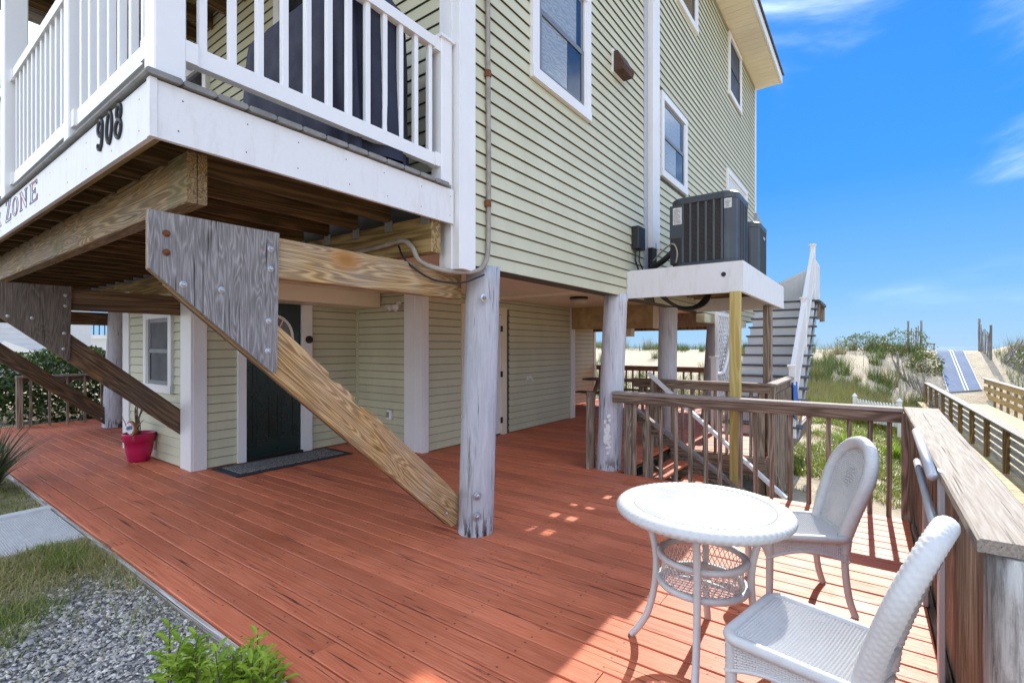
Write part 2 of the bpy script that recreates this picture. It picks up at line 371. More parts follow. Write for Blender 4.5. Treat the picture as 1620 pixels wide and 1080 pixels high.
def bmat():
    t = NT('blue beach mat'); p = t.pos(); n = t.noise(t.vscale(p, (1, 4, 1)), 5, 6, .7); f = t.noise(p, 60, 3)
    c = t.mix(t.rng(n, .40, .75, 0, .6), (.060, .115, .215), (.22, .23, .25)); c = t.vary(c, f, .2); return t.fin(c, .9)
MAT['blue_mat'] = bmat()
MAT['mat_stripe'] = plain('white mat stripe', (.60, .62, .64), .8, dirt=.1, scale=10)
MAT['snow_fence'] = grain('silver snow fence lath', (.09, .08, .07), (.24, .22, .20), (.38, .35, .32), 2, ring=3, scale=8, bump=.4, vary=.3)
MAT['stair_tread'] = plain('dark grey stair tread', (.09, .09, .095), .7)
MAT['blue_cloth'] = plain('blue cloth', (.05, .14, .42), .8, dirt=.1)
MAT['yellow_cloth'] = plain('yellow cloth', (.75, .38, .02), .8, dirt=.1)
MAT['ochre'] = plain('mildewed ochre board', (.50, .36, .18), .75, dirt=.25, scale=6)
MAT['nbr'] = plain('pale neighbour siding', (.62, .63, .64), .6, dirt=.06, scale=1)
MAT['nbr_grey'] = plain('blue grey fascia', (.30, .33, .37), .6)
MAT['digit'] = plain('black cast numeral', (.012, .012, .013), .35)
MAT['print_blue'] = plain('blue outline lettering', (.09, .13, .27), .6)
MAT['print_red'] = plain('faded red outline lettering', (.42, .17, .19), .6)
MAT['lamp_glass'] = plain('frosted lamp glass', (.50, .44, .34), .35)

# ------------------------------------------------------------------ mesh helpers
class MB:
    def __init__(s): s.v = []; s.f = []; s.uv = None
    def add(s, vs, fs):
        o = len(s.v); s.v.extend([tuple(v) for v in vs]); s.f.extend([tuple(i+o for i in f) for f in fs]); return s
    def box(s, x0, x1, y0, y1, z0, z1):
        s.add([(x0,y0,z0),(x1,y0,z0),(x1,y1,z0),(x0,y1,z0),(x0,y0,z1),(x1,y0,z1),(x1,y1,z1),(x0,y1,z1)],
              [(3,2,1,0),(4,5,6,7),(0,1,5,4),(1,2,6,5),(2,3,7,6),(3,0,4,7)]); return s
    def cbox(s, x0, x1, y0, y1, z0, z1, c=.004):
        """box with all long edges chamfered along its longest axis"""
        d = (x1-x0, y1-y0, z1-z0); a = max(range(3), key=lambda i: d[i])
        lo = [x0, y0, z0]; hi = [x1, y1, z1]; b, e = [(1, 2), (2, 0), (0, 1)][a]
        c = min(c, d[b]*.3, d[e]*.3)
        pf = [(lo[b]+c, lo[e]), (hi[b]-c, lo[e]), (hi[b], lo[e]+c), (hi[b], hi[e]-c), (hi[b]-c, hi[e]), (lo[b]+c, hi[e]), (lo[b], hi[e]-c), (lo[b], lo[e]+c)]
        vs = []
        for t in (lo[a], hi[a]):
            for p in pf:
                q = [0, 0, 0]; q[a] = t; q[b] = p[0]; q[e] = p[1]; vs.append(q)
        fs = [tuple(range(7, -1, -1)), tuple(range(8, 16))] + [(i, (i+1) % 8, 8+(i+1) % 8, 8+i) for i in range(8)]
        return s.add(vs, fs)
    def bar(s, a, b, w, h, up=(0, 0, 1), c=0):
        """beam from a to b, w across, h along 'up'"""
        a = Vector(a); b = Vector(b); d = (b-a).normalized(); u = Vector(up)
        r = d.cross(u).normalized(); u = r.cross(d).normalized()
        vs = []
        for p in (a, b):
            for i, j in ((-1, -1), (1, -1), (1, 1), (-1, 1)): vs.append(p + r*(w/2*i) + u*(h/2*j))
        return s.add(vs, [(3,2,1,0),(4,5,6,7),(0,1,5,4),(1,2,6,5),(2,3,7,6),(3,0,4,7)])
    def prism(s, pts, axis, d0, d1):
        """pts: 2D polygon in the two other axes (cyclic order), extruded along axis"""
        b, e = [(1, 2), (2, 0), (0, 1)][axis]; n = len(pts); vs = []
        for t in (d0, d1):
            for p in pts:
                q = [0, 0, 0]; q[axis] = t; q[b] = p[0]; q[e] = p[1]; vs.append(q)
        return s.add(vs, [tuple(range(n-1, -1, -1)), tuple(range(n, 2*n))] + [(i, (i+1) % n, n+(i+1) % n, n+i) for i in range(n)])
    def tube(s, pts, rad, n=8, caps=True, closed=False, flat=1.0, up=None):
        pts = [Vector(p) for p in pts]; m = len(pts); rad = rad if isinstance(rad, (list, tuple)) else [rad]*m
        ring = []; prev = None
        for i, p in enumerate(pts):
            if closed: t = pts[(i+1) % m] - pts[i-1]
            else: t = pts[min(i+1, m-1)] - pts[max(i-1, 0)]
            t = t.normalized() if t.length > 1e-9 else Vector((0, 0, 1))
            if up is not None: u = Vector(up) - t*Vector(up).dot(t)
            elif prev is None: u = (Vector((0, 0, 1)) if abs(t.z) < .9 else Vector((1, 0, 0))); u = u - t*u.dot(t)
            else: u = prev - t*prev.dot(t)
            u = u.normalized(); prev = u; r = t.cross(u)
            ring.append([p + (r*math.cos(2*math.pi*k/n)*flat + u*math.sin(2*math.pi*k/n))*rad[i] for k in range(n)])
        vs = [q for rr in ring for q in rr]; fs = []
        for i in range(m if closed else m-1):
            for k in range(n):
                fs.append((i*n+k, i*n+(k+1) % n, ((i+1) % m)*n+(k+1) % n, ((i+1) % m)*n+k))
        if caps and not closed: fs += [tuple(range(n-1, -1, -1)), tuple((m-1)*n+k for k in range(n))]
        return s.add(vs, fs)
    def lathe(s, prof, n, c=(0, 0, 0), caps=True):
        vs = []; fs = []; m = len(prof)
        for r, z in prof:
            for k in range(n): a = 2*math.pi*k/n; vs.append((c[0]+r*math.cos(a), c[1]+r*math.sin(a), c[2]+z))
        for i in range(m-1):
            for k in range(n): fs.append((i*n+k, i*n+(k+1) % n, (i+1)*n+(k+1) % n, (i+1)*n+k))
        if caps: fs += [tuple(range(n-1, -1, -1)), tuple((m-1)*n+k for k in range(n))]
        return s.add(vs, fs)
    def disc(s, c, nrm, r, h, n=12):
        c = Vector(c); nrm = Vector(nrm).normalized()
        return s.tube([c, c+nrm*h*.7, c+nrm*h], [r, r, r*.6], n)
    def mesh(s, name, smooth=False):
        me = bpy.data.meshes.new(name); me.from_pydata(s.v, [], s.f)
        if smooth: me.polygons.foreach_set('use_smooth', [True]*len(me.polygons))
        me.update(); return me
    def build(s, name, mat, parent=None, smooth=False):
        me = s.mesh(name, smooth)
        if isinstance(mat, str): mat = MAT[mat]
        me.materials.append(mat)
        return place(name, me, parent)

def place(name, me, parent=None):
    o = bpy.data.objects.new(name, me); COL.objects.link(o)
    if parent is not None:
        o.parent = parent
        if parent.get('world_kids'): o.matrix_parent_inverse = Matrix.Translation(-Vector(parent.location))
    return o
def tag(o, label=None, cat=None, group=None, kind=None):
    for k, v in (('label', label), ('category', cat), ('group', group), ('kind', kind)):
        if v: o[k] = v
    return o
def thing(name, loc, label, cat, group=None, local=False):
    o = bpy.data.objects.new(name, None); COL.objects.link(o); o.location = loc; o.empty_display_size = .2
    if not local: o['world_kids'] = True
    return tag(o, label, cat, group)
def dup(root, loc=None, rotz=None, label=None, group=None):
    r = root.copy(); COL.objects.link(r)
    if loc is not None: r.location = loc
    if rotz is not None: r.rotation_euler = (0, 0, rotz)
    if label: r['label'] = label
    if group: r['group'] = group
    for ch in list(root.children):
        c = ch.copy(); COL.objects.link(c); c.parent = r
        for g in list(ch.children):
            d = g.copy(); COL.objects.link(d); d.parent = c
    return r
def smooth01(a, b, x):
    t = min(max((x-a)/(b-a), 0), 1); return t*t*(3-2*t)

# ------------------------------------------------------------------ terrain
def ground_z(x, y):
    right = smooth01(-1.5, 2.4, x)
    z = -.045 - .855*smooth01(1.6, 7.5, y)*smooth01(-15, -9, x) - .80*right*smooth01(2.5, 12, y)
    z -= .12*smooth01(-15, -9, -x)*0
    far = mnoise.noise(Vector((x*.09, y*.09, 3.1)))
    start = 24 + 6.5*math.exp(-((x-3.6)/3.0)**2) + 1.5*mnoise.noise(Vector((x*.16, 0, 8)))
    crest = 37.5
    rise = smooth01(start, crest+1.5, y)
    top = 1.25 + .45*mnoise.noise(Vector((x*.13, 1.7, .4))) + .35*smooth01(-9, -20, x)
    if x > 1: top = top*(1-smooth01(1, 3, x)) + 1.30*smooth01(1, 3, x)
    if x > 5.2: top += .8*smooth01(5.2, 8.5, x)
    base = z
    z = base + (top-base)*rise
    wp = (1-smooth01(1.0, 2.4, abs(x-3.62)))*smooth01(29.5, 31.5, y)*(1-smooth01(38.2, 40, y))
    if wp > 0:
        zl = -1.02+(1.30+1.02)*min(1, max(0, (y-31.2)/6.8)); z = z*(1-wp)+zl*wp
    z -= (top+2.2)*smooth01(crest+3, crest+22, y)
    if y > 10: z += .10*far*min(1, (y-10)/10) + .04*mnoise.noise(Vector((x*.9, y*.9, 0)))*min(1, (y-10)/8)
    return z
def axis_samples(lo, hi, step, out):
    a = []; v = lo
    while v <= hi: a.append(v); v += step
    ext = []; d = step*2; e = hi
    while e < out: e += d; d *= 1.5; ext.append(e)
    neg = []; d = step*2; e = lo
    while e > -out: e -= d; d *= 1.5; neg.append(e)
    return neg[::-1] + a + ext
xs = axis_samples(-26, 22, .5, 900); ys = axis_samples(-6, 52, .5, 900)
g = MB()
for yv in ys:
    for xv in xs: g.v.append((xv, yv, ground_z(xv, min(yv, 60)) if -60 < xv < 60 else ground_z(max(-60, min(60, xv)), min(yv, 60))))
nx = len(xs)
for j in range(len(ys)-1):
    for i in range(nx-1): g.f.append((j*nx+i, j*nx+i+1, (j+1)*nx+i+1, (j+1)*nx+i))
tag(g.build('sand_ground', 'sand', smooth=True), kind='structure')
tag(MB().add([(-3000, 62, -1.35), (3000, 62, -1.35), (3000, 5000, -1.35), (-3000, 5000, -1.35)], [(0, 1, 2, 3)]).build('sea', 'sea'), kind='structure')

# ------------------------------------------------------------------ main deck of red boards
deck = MB().box(-13.0, .25, 1.24, 5.50, -.10, -.075).box(-13.0, -2.5, 5.50, 13.0, -.10, -.075).box(-2.5, -1.16, 7.45, 13.0, -.10, -.075).build('red_deck', 'joist')
tag(deck, kind='structure')
unit = MB()
pf = [(-.07, -.038), (.07, -.038), (.07, -.004), (.066, 0), (-.066, 0), (-.07, -.004)]
vs_ = []
for xx in (0, 1):
    for p in pf: vs_.append((xx, p[0], p[1]))
unit.add(vs_, [tuple(range(5, -1, -1)), tuple(range(6, 12))] + [(i, (i+1) % 6, 6+(i+1) % 6, 6+i) for i in range(6)])
deck_me = unit.mesh('deck_board'); deck_me.materials.append(MAT['deck'])
rows = int((12.95-1.2)/.1475)
for r_ in range(rows):
    y = 1.275 + r_*.1475
    x0, x1 = -13.0, (.255 if y < 5.47 else (-2.47 if y < 7.42 else -1.14))
    x = x0; first = True
    while x < x1-.02:
        L = random.choice((2.4, 3.6, 4.8)) if first else random.choice((3.6, 4.8, 4.8))
        first = False
        e = min(x+L, x1)
        if x1-e < .7: e = x1
        o = place('deck_board', deck_me, deck)
        o.location = (x+.002, y+random.uniform(-.0012, .0012), random.uniform(-.0025, .0015)); o.scale = (e-x-.004, 1, 1)
        o.rotation_euler = (random.uniform(-.006, .006), 0, 0)
        x = e
edge = MB().cbox(-13.0, .25, 1.172, 1.198, -.15, -.012, .006).build('edge_board', 'deck_edge', deck)
MB().cbox(-2.44, -1.12, 7.35, 7.388, -.26, -.012).cbox(-1.134, -1.10, 7.39, 13, -.26, -.012).build('edge_board', 'rail_x', deck)
MB().cbox(.262, .295, 1.2, 5.5, -.24, -.012).build('edge_board', 'rail_y', deck)
MB().cbox(-2.44, .26, 5.505, 5.54, -.26, -.012).build('edge_board', 'rail_x', deck)

# ------------------------------------------------------------------ house
XW = -2.48                                   # plane of the upper side wall
house = thing('beach_house', (-7, 8, 0), 'sage green vinyl sided beach house raised on piles with white trim', 'house')
pl = MB(); LAP = .112
prof = [(0, LAP-.0085), (-.0025, LAP-.0085), (-.0165, .003), (-.0155, 0), (-.0130, 0), (-.0105, .028), (0, .030)]  # plank top cut short so the dark backing draws a lap shadow line
n_ = len(prof); vs_ = [(xx, p[0], p[1]) for xx in (0, 1) for p in prof]
pl.add(vs_, [tuple(range(n_-1, -1, -1)), tuple(range(n_, 2*n_))] + [(i, (i+1) % n_, n_+(i+1) % n_, n_+i) for i in range(n_)])
plank_me = pl.mesh('siding_plank'); plank_me.materials.append(MAT['siding'])
def siding(parent, facing, plane, a0, a1, z0, z1, holes=(), joints=(), stuff=False):
    """courses of lap siding on a wall; facing '+x' (runs along y) or '-y' (runs along x)"""
    z = z0; acc = MB(); k = 0
    while z < z1-.03:
        h = min(LAP, z1-z)
        segs = [(a0, a1)]
        for (b0, b1, c0, c1) in holes:
            if c0 < z+h*.6 and c1 > z+h*.4:
                ns = []
                for s0, s1 in segs:
                    if b1 <= s0 or b0 >= s1: ns.append((s0, s1)); continue
                    if b0 > s0: ns.append((s0, b0))
                    if b1 < s1: ns.append((b1, s1))
                segs = ns
        for j in joints:
            jj = j + (k*1.37 % 1.6)-.8
            ns = []
            for s0, s1 in segs:
                if s0+.4 < jj < s1-.4: ns += [(s0, jj), (jj, s1)]
                else: ns.append((s0, s1))
            segs = ns
        for s0, s1 in segs:
            if s1-s0 < .02: continue
            M_ = Matrix.Translation((plane, s0, z) if facing == '+x' else (s0, plane, z)) @ (Matrix.Rotation(R(90), 4, 'Z') if facing == '+x' else Matrix.Identity(4)) @ Matrix.Diagonal((s1-s0, 1, h/LAP, 1))
            if stuff: acc.add([M_ @ Vector(v) for v in pl.v], pl.f)
            else:
                o = place('siding_plank', plank_me, parent)
                o.matrix_basis = M_
        z += LAP; k += 1
    if stuff: tag(acc.build('siding_courses', 'siding', parent), kind='stuff')

# upper side wall with windows
W1 = (3.648, 4.777, 3.91, 5.25); W2 = (6.99, 8.207, 3.96, 5.19); W3 = (7.723, 8.817, 6.90, 8.10); W4 = (11.14, 12.38, 6.86, 8.19); W5 = (10.97, 13.02, 3.98, 5.24)
wallA = MB().box(-2.70, XW-.002, 2.78, 14.22, 2.125, 8.25).build('side_wall', 'siding_back', house)
siding(wallA, '+x', XW, 2.885, 6.36, 2.12, 8.23, [W1, W3])
siding(wallA, '+x', XW, 6.77, 9.2, 2.12, 8.23, [W2, W3])
siding(wallA, '+x', XW, 9.2, 14.10, 2.12, 8.23, [W4, W5])
def window(parent, facing, plane, a0, a1, z0, z1, sash='sash', upper='glass_light', lower='glass_light', curtain=True):
    """cased double hung window"""
    def B(mb, u0, u1, d0, d1, w0, w1):
        if facing == '+x': return mb.box(plane+d0, plane+d1, u0, u1, w0, w1)
        return mb.box(u0, u1, plane-d1, plane-d0, w0, w1)
    c = .10
    f = MB(); B(f, a0, a1, 0, .045, z1-c, z1); B(f, a0, a1, 0, .050, z0, z0+c)
    B(f, a0, a0+c, 0, .043, z0+c, z1-c); B(f, a1-c, a1, 0, .043, z0+c, z1-c)
    B(f, a0+c, a0+c+.03, 0, .030, z0+c, z1-c); B(f, a1-c-.03, a1-c, 0, .030, z0+c, z1-c)
    fr = f.build('window', 'white', parent)
    i0, i1, w0, w1 = a0+c+.03, a1-c-.03, z0+c, z1-c; mid = (w0+w1)/2
    s_ = MB()
    for (zz0, zz1, d) in ((mid-.02, w1, .014), (w0, mid+.03, .022)):
        B(s_, i0, i1, .004, d, zz1-.05, zz1); B(s_, i0, i1, .004, d, zz0, zz0+.05)
        B(s_, i0, i0+.05, .004, d-.001, zz0+.05, zz1-.05); B(s_, i1-.05, i1, .004, d-.001, zz0+.05, zz1-.05)
    s_.build('sash', sash, fr)
    B(MB(), 0, 0, 0, 0, 0, 0)
    p = MB(); B(p, i0+.05, i1-.05, .002, .006, mid+.03, w1-.05); p.build('pane', upper, fr)
    p = MB(); B(p, i0+.05, i1-.05, .002, .008, w0+.05, mid-.02); p.build('pane', lower, fr)
    if upper == 'glass_light' and sash == 'sash':
        k = i0+(i1-i0)*.62
        p = MB(); B(p, k, i1-.05, .006, .012, w0+.05, mid-.02); B(p, i0+(i1-i0)*.84, i1-.05, .004, .009, mid+.03, w1-.05); p.build('dark_gap', 'glass_dark', fr)
    return fr
window(house, '+x', XW, *W1); window(house, '+x', XW, *W2)
window(house, '+x', XW, *W3, upper='glass_dark', lower='glass_dark'); window(house, '+x', XW, *W4, upper='screen', lower='screen', sash='screen'); window(house, '+x', XW, *W5, upper='nbr', lower='nbr', sash='white')
# trim on the side wall
MB().box(-2.66, XW+.022, 2.70, 2.885, 2.075, 8.25).box(-2.52, XW+.030, 2.715, 2.79, 2.078, 8.24).box(-2.60, -2.53, 2.690, 2.70, 2.078, 8.24).build('corner_board', 'white', house)
MB().box(-2.52, XW+.020, 14.10, 14.24, 2.10, 8.25).build('corner_board', 'white', house)
MB().box(XW-.01, XW+.020, 6.36, 6.50, 2.44, 8.24).build('trim_board', 'grey_metal', house)
MB().box(XW, XW+.085, 6.50, 6.77, 2.84, 8.24).build('line_cover', 'white', house)
MB().box(-2.52, XW+.018, 5.80, 5.822, 2.07, 2.44).build('trim_board', 'white', house)
# eave: soffit panels, fascia, roof edge
sf = MB().box(-2.50, -1.90, 1.2, 14.30, 8.262, 8.275).build('soffit', 'cream', house)
sp = MB().box(0, .56, 0, .098, 0, .012).mesh('soffit_panel'); sp.materials.append(MAT['cream'])
for i in range(60):
    yy = 8.26+i*.1005
    if yy > 14.2: break
    o = place('soffit_panel', sp, sf); o.location = (-2.466, yy, 8.249 if i % 2 else 8.246)
MB().box(-1.90, -1.862, 1.2, 14.30, 8.24, 8.44).build('eave_fascia', 'white', house)
MB().prism([(-1.83, 8.43), (-1.83, 8.46), (-6.5, 9.6), (-6.5, 9.57)], 1, -14.34, -14.3)
rf = MB(); rf.add([(-1.82, 1.2, 8.442), (-1.82, 14.34, 8.442), (-8.2, 14.34, 10.98), (-8.2, 1.2, 10.98), (-1.82, 1.2, 8.465), (-1.82, 14.34, 8.465), (-8.2, 14.34, 11.01), (-8.2, 1.2, 11.01)],
                 [(3,2,1,0),(4,5,6,7),(0,1,5,4),(1,2,6,5),(2,3,7,6),(3,0,4,7)]); rf.build('roof', 'stair_tread', house)
MB().add([(-2.5, 14.2, 8.25), (-6.5, 14.2, 8.25), (-6.5, 14.2, 10.28), (-2.5, 14.2, 8.70)], [(0, 1, 2, 3)]).build('gable', 'siding', house)
MB().box(-14, -2.70, 14.0, 14.2, 2.3, 8.25).box(-14.2, -14.0, 2.8, 14.2, 2.3, 8.25).build('rear_wall', 'siding', house)  # walls stretched left to block direct sun from the far deck end
MB().prism([(13.9, 4.6), (15.4, 4.55), (15.4, 4.68), (14.0, 4.95)], 0, -3.2, -2.40).build('rear_porch_roof', 'nbr_grey', house)
# front wall over the balcony
D1 = (-8.3, -6.62, 2.74, 5.10); W6 = (-5.05, -3.95, 3.90, 5.25)
wallF = MB().box(-14.0, -2.66, 2.72, 2.90, 2.32, 8.25).build('front_wall', 'siding_back', house)  # left end lengthened with the rear wall to shade the deck
siding(wallF, '-y', 2.718, -12.0, -2.66, 2.74, 5.9, [D1, W6])
window(house, '-y', 2.718, *W6, sash='white', upper='glass_dark', lower='glass_dark')
def sliding_door():
    a0, a1, z0, z1 = D1
    f = MB().box(a0, a0+.1, 2.66, 2.718, z0, z1).box(a1-.1, a1, 2.66, 2.718, z0, z1).box(a0+.1, a1-.1, 2.662, 2.718, z1-.1, z1).box(a0+.1, a1-.1, 2.664, 2.718, z0, z0+.06).box(-7.53, -7.40, 2.68, 2.718, z0+.06, z1-.1)
    fr = f.build('sliding_door', 'white', house)
    MB().box(a0+.1, -7.53, 2.70, 2.71, z0+.06, z1-.1).build('pane', 'glass_dark', fr); MB().box(-7.40, a1-.1, 2.70, 2.71, z0+.06, z1-.1).build('pane', 'glass_dark', fr)
sliding_door()
# ceiling under the house and dropped boxes
ce = MB().box(-14.0, -2.70, 2.90, 14.0, 2.316, 2.33).build('underside_ceiling', 'cream', house)
cb = MB().box(0, 1, -.045, .045, 0, .012).mesh('ceiling_board'); cb.materials.append(MAT['cream'])
for i in range(112):
    yy = 2.80+i*.0975
    if yy > 13.9: break
    o = place('ceiling_board', cb, ce); o.location = (-6.0, yy, 2.302); o.scale = (3.30, 1, 1)
MB().box(-6.0, -2.70, 6.30, 6.42, 2.262, 2.300).build('ceiling_batten', 'cream', house)
MB().box(-6.55, -6.0, 2.55, 4.83, 2.09, 2.300).build('door_header_box', 'cream', house)
MB().box(-5.08, -3.35, 9.06, 9.36, 1.86, 2.300).build('dropped_beam_box', 'ochre', house)
MB().box(-3.34, -3.25, 9.06, 9.40, 1.84, 2.30).build('dropped_beam_box', 'cream', house)
MB().box(-6.1, -2.7, 12.0, 12.22, 1.98, 2.300).build('dropped_beam_box', 'conduit', house)
MB().box(-6.2, -2.9, 12.25, 12.32, 1.90, 2.10).build('rear_beam', 'bw_post', house)
MB().box(-4.5, -4.25, 10.2, 10.4, 1.72, 1.90).build('beam_end_block', 'cream', house)
# ground floor enclosure
W7 = (-8.12, -7.16, .90, 1.97); ZT = 2.30
DY0, DY1 = 3.124, 3.90
g1 = MB().box(-8.85, -6.60, 2.52, 2.62, 0, ZT).build('lower_front_wall', 'siding_back', house)
siding(g1, '-y', 2.518, -8.76, -6.86, .01, ZT, [W7])
window(house, '-y', 2.518, *W7, sash='sash', upper='screen', lower='screen')
g2 = MB().box(-6.70, -6.602, 2.62, 5.0, 0, ZT).build('lower_entry_wall', 'siding_back', house)
siding(g2, '+x', -6.60, 2.66, 4.84, .01, ZT, [(3.02, 4.06, -1, 2.21)])
g3 = MB().box(-6.60, -5.20, 4.87, 4.97, 0, ZT).build('lower_side_return', 'siding_back', house)
siding(g3, '-y', 4.868, -6.58, -5.46, .01, ZT)
g4 = MB().box(-5.22, -5.122, 4.97, 9.15, 0, ZT).build('lower_long_wall', 'siding_back', house)
siding(g4, '+x', -5.12, 4.93, 9.05, .01, ZT, [(5.66, 6.90, -1, 2.16)])
g5 = MB().box(-6.38, -6.282, 9.10, 12.45, -.02, ZT).build('lower_back_wall', 'siding_back', house)
siding(g5, '+x', -6.28, 9.1, 12.40, .0, ZT, stuff=True)
MB().box(-6.90, -6.58, 2.49, 2.52, 0, ZT).box(-6.60, -6.575, 2.515, 2.66, 0, ZT).box(-6.64, -6.585, 2.485, 2.49, 0, ZT).build('corner_board', 'white', house)
MB().box(-9.0, -8.74, 2.49, 2.60, 0, ZT).build('corner_board', 'white', house)
MB().box(-5.47, -5.095, 4.83, 4.865, 0, ZT).box(-5.12, -5.09, 4.865, 4.95, 0, ZT).box(-5.30, -5.24, 4.822, 4.83, 0, ZT).build('corner_board', 'white', house)
MB().box(-5.13, -5.085, 9.05, 9.22, 0, ZT).build('corner_board', 'white', house)
MB().box(-6.3, -6.25, 12.40, 12.52, 0, 2.3).build('corner_board', 'white', house)
MB().box(-6.60, -6.565, 4.83, 4.868, 0, 2.09).build('inside_corner_strip', 'siding', house)
# entry door
dr = MB().box(-6.62, -6.60, DY0, DY1, .035, 2.115).build('entry_door', 'door', house)
MB().box(-6.60, -6.555, 3.02, DY0, 0, 2.12).box(-6.60, -6.555, DY1, 4.055, 0, 2.12).box(-6.60, -6.550, 3.02, 4.055, 2.12, 2.21).build('door_casing', 'white', dr)
pm = MB()
for (a, b) in ((DY0+.10, DY0+.34), (DY1-.34, DY1-.10)):
    for (c, d) in ((.22, .85), (.98, 1.40)):
        for (q0, q1, r0, r1) in ((a, b, c, c+.025), (a, b, d-.025, d), (a, a+.025, c+.025, d-.025), (b-.025, b, c+.025, d-.025)): pm.box(-6.60, -6.590, q0, q1, r0, r1)
        pm.box(-6.60, -6.594, a+.055, b-.055, c+.055, d-.055)
pm.build('door_panel', 'door', dr)
fl = MB(); cy_ = (DY0+DY1)/2; arc = [(cy_+.26*math.cos(R(a)), 1.62+.30*math.sin(R(a))) for a in range(0, 181, 12)]
fl.prism([(cy_-.26, 1.62)]+arc[::-1][1:-1][::-1][::-1] + [(cy_+.26, 1.62)], 0, -6.60, -6.592); fl.build('fanlight', 'fan_glass', dr)
mu = MB(); mu.tube([(-6.588, y_, z_) for y_, z_ in arc], .02, 6); mu.tube([(-6.588, cy_-.27, 1.615), (-6.588, cy_+.27, 1.615)], .02, 6)
for a in (60, 90, 120): mu.bar((-6.588, cy_, 1.62), (-6.588, cy_+.25*math.cos(R(a)), 1.62+.29*math.sin(R(a))), .012, .014, (1, 0, 0))
mu.build('fanlight_bars', 'white', dr)
MB().box(-6.60, -6.53, DY0, DY1, .0, .035).build('threshold', 'bronze', dr)
kb = MB(); kb.disc((-6.598, DY1-.08, .98), (1, 0, 0), .032, .03).tube([(-6.59, DY1-.08, .98), (-6.53, DY1-.08, .98)], [.014, .014], 8).disc((-6.555, DY1-.08, .98), (1, 0, 0), .03, .04); kb.build('door_knob', 'bronze', dr)
bell = MB().disc((-6.555, 4.0, 1.60), (1, 0, 0), .055, .03, 16).disc((-6.53, 4.0, 1.60), (1, 0, 0), .035, .02, 12).build('deadbolt_cover', 'bronze', house)
# store room door on the long wall
sd = MB().box(-5.13, -5.10, 5.78, 6.66, .03, 2.03).build('store_door', 'white', house)
MB().box(-5.12, -5.085, 5.66, 5.78, 0, 2.04).box(-5.12, -5.085, 6.66, 6.80, 0, 2.04).box(-5.12, -5.080, 5.66, 6.80, 2.04, 2.16).build('door_casing', 'cream', sd)
hg = MB()
for zz in (.25, 1.03, 1.80): hg.box(-5.10, -5.078, 6.64, 6.68, zz-.05, zz+.05)
hg.build('hinge', 'black', sd)

# small fittings on the house
fl_ = thing('flood_light', (-5.65, 4.86, 2.1), 'twin headed white floodlight high on the siding beside the white corner post', 'floodlight')
MB().disc((-5.60, 4.855, 2.11), (0, -1, 0), .05, .03, 14).build('base', 'white', fl_)
for s_ in (-1, 1): MB().tube([(-5.60, 4.82, 2.10), (-5.60+s_*.05, 4.78, 2.09), (-5.60+s_*.075, 4.72, 2.06), (-5.60+s_*.082, 4.70, 2.05)], [.018, .03, .05, .052], 12).build('lamp_head', 'white', fl_, True)
ol = thing('wall_outlet', (-5.79, 4.86, .49), 'white weatherproof outlet box low on the shaded siding', 'outlet')
MB().cbox(-5.83, -5.74, 4.80, 4.855, .42, .56, .01).build('box', 'white', ol); MB().box(-5.815, -5.765, 4.792, 4.80, .45, .53).build('cover', 'conduit', ol)
cl = thing('ceiling_light', (-3.85, 7.1, 2.3), 'round frosted dome lamp on the beige ceiling under the house', 'lamp')
MB().lathe([(.15, 0), (.15, -.03), (.13, -.035)], 24, (-3.85, 7.1, 2.30)).build('rim', 'bronze', cl, True); MB().lathe([(.125, -.035), (.115, -.08), (.08, -.11), (.02, -.125)], 24, (-3.85, 7.1, 2.30)).build('shade', 'lamp_glass', cl, True)
hk = thing('hose_hook', (-5.1, 7.5, .9), 'small white half round hook plate on the long siding wall', 'hook')
MB().tube([(-5.10, 7.47, .93), (-5.04, 7.48, .92), (-5.03, 7.52, .88), (-5.10, 7.53, .90)], .018, 6).box(-5.12, -5.09, 7.42, 7.58, .90, .95).build('plate', 'white', hk)
vh = thing('vent_hood', (-2.4, 5.5, 4.85), 'rusty brown exhaust hood on pale siding right of the first window', 'vent')
MB().box(XW-.0, XW+.024, 5.36, 5.70, 4.72, 5.00).build('flange', 'white', vh)
MB().prism([(XW+.024, 4.745), (XW+.13, 4.745), (XW+.15, 4.79), (XW+.06, 4.98), (XW+.024, 4.98)][::1], 1, -5.67, -5.39) if False else None
hv = MB(); q = [(XW+.024, 4.74), (XW+.14, 4.74), (XW+.16, 4.79), (XW+.07, 4.975), (XW+.024, 4.975)]
hv.add([(a, 5.385, b) for a, b in q]+[(a, 5.675, b) for a, b in q], [(4,3,2,1,0)[::-1], (5,6,7,8,9)[::-1], (0,1,6,5)[::-1], (1,2,7,6)[::-1], (2,3,8,7)[::-1], (3,4,9,8)[::-1]]); hv.build('hood', 'brown_hood', vh)
eb = thing('electrical_box', (-2.42, 6.05, 2.85), 'black electrical disconnect box with cables on the siding above the white platform', 'electrical box')
MB().cbox(XW+.016, XW+.11, 5.93, 6.17, 2.74, 3.02, .012).build('box', 'black', eb)
MB().tube([(XW+.05, 5.98, 2.74), (XW+.04, 6.0, 2.6), (XW+.06, 6.08, 2.45)], .010, 6).tube([(XW+.06, 6.10, 2.74), (XW+.05, 6.10, 2.6), (XW+.08, 6.2, 2.45)], .008, 6).build('cable', 'black', eb)
cd = thing('wall_conduit', (-2.45, 3.02, 3), 'tan vertical conduit strapped to the siding next to the white corner', 'conduit')
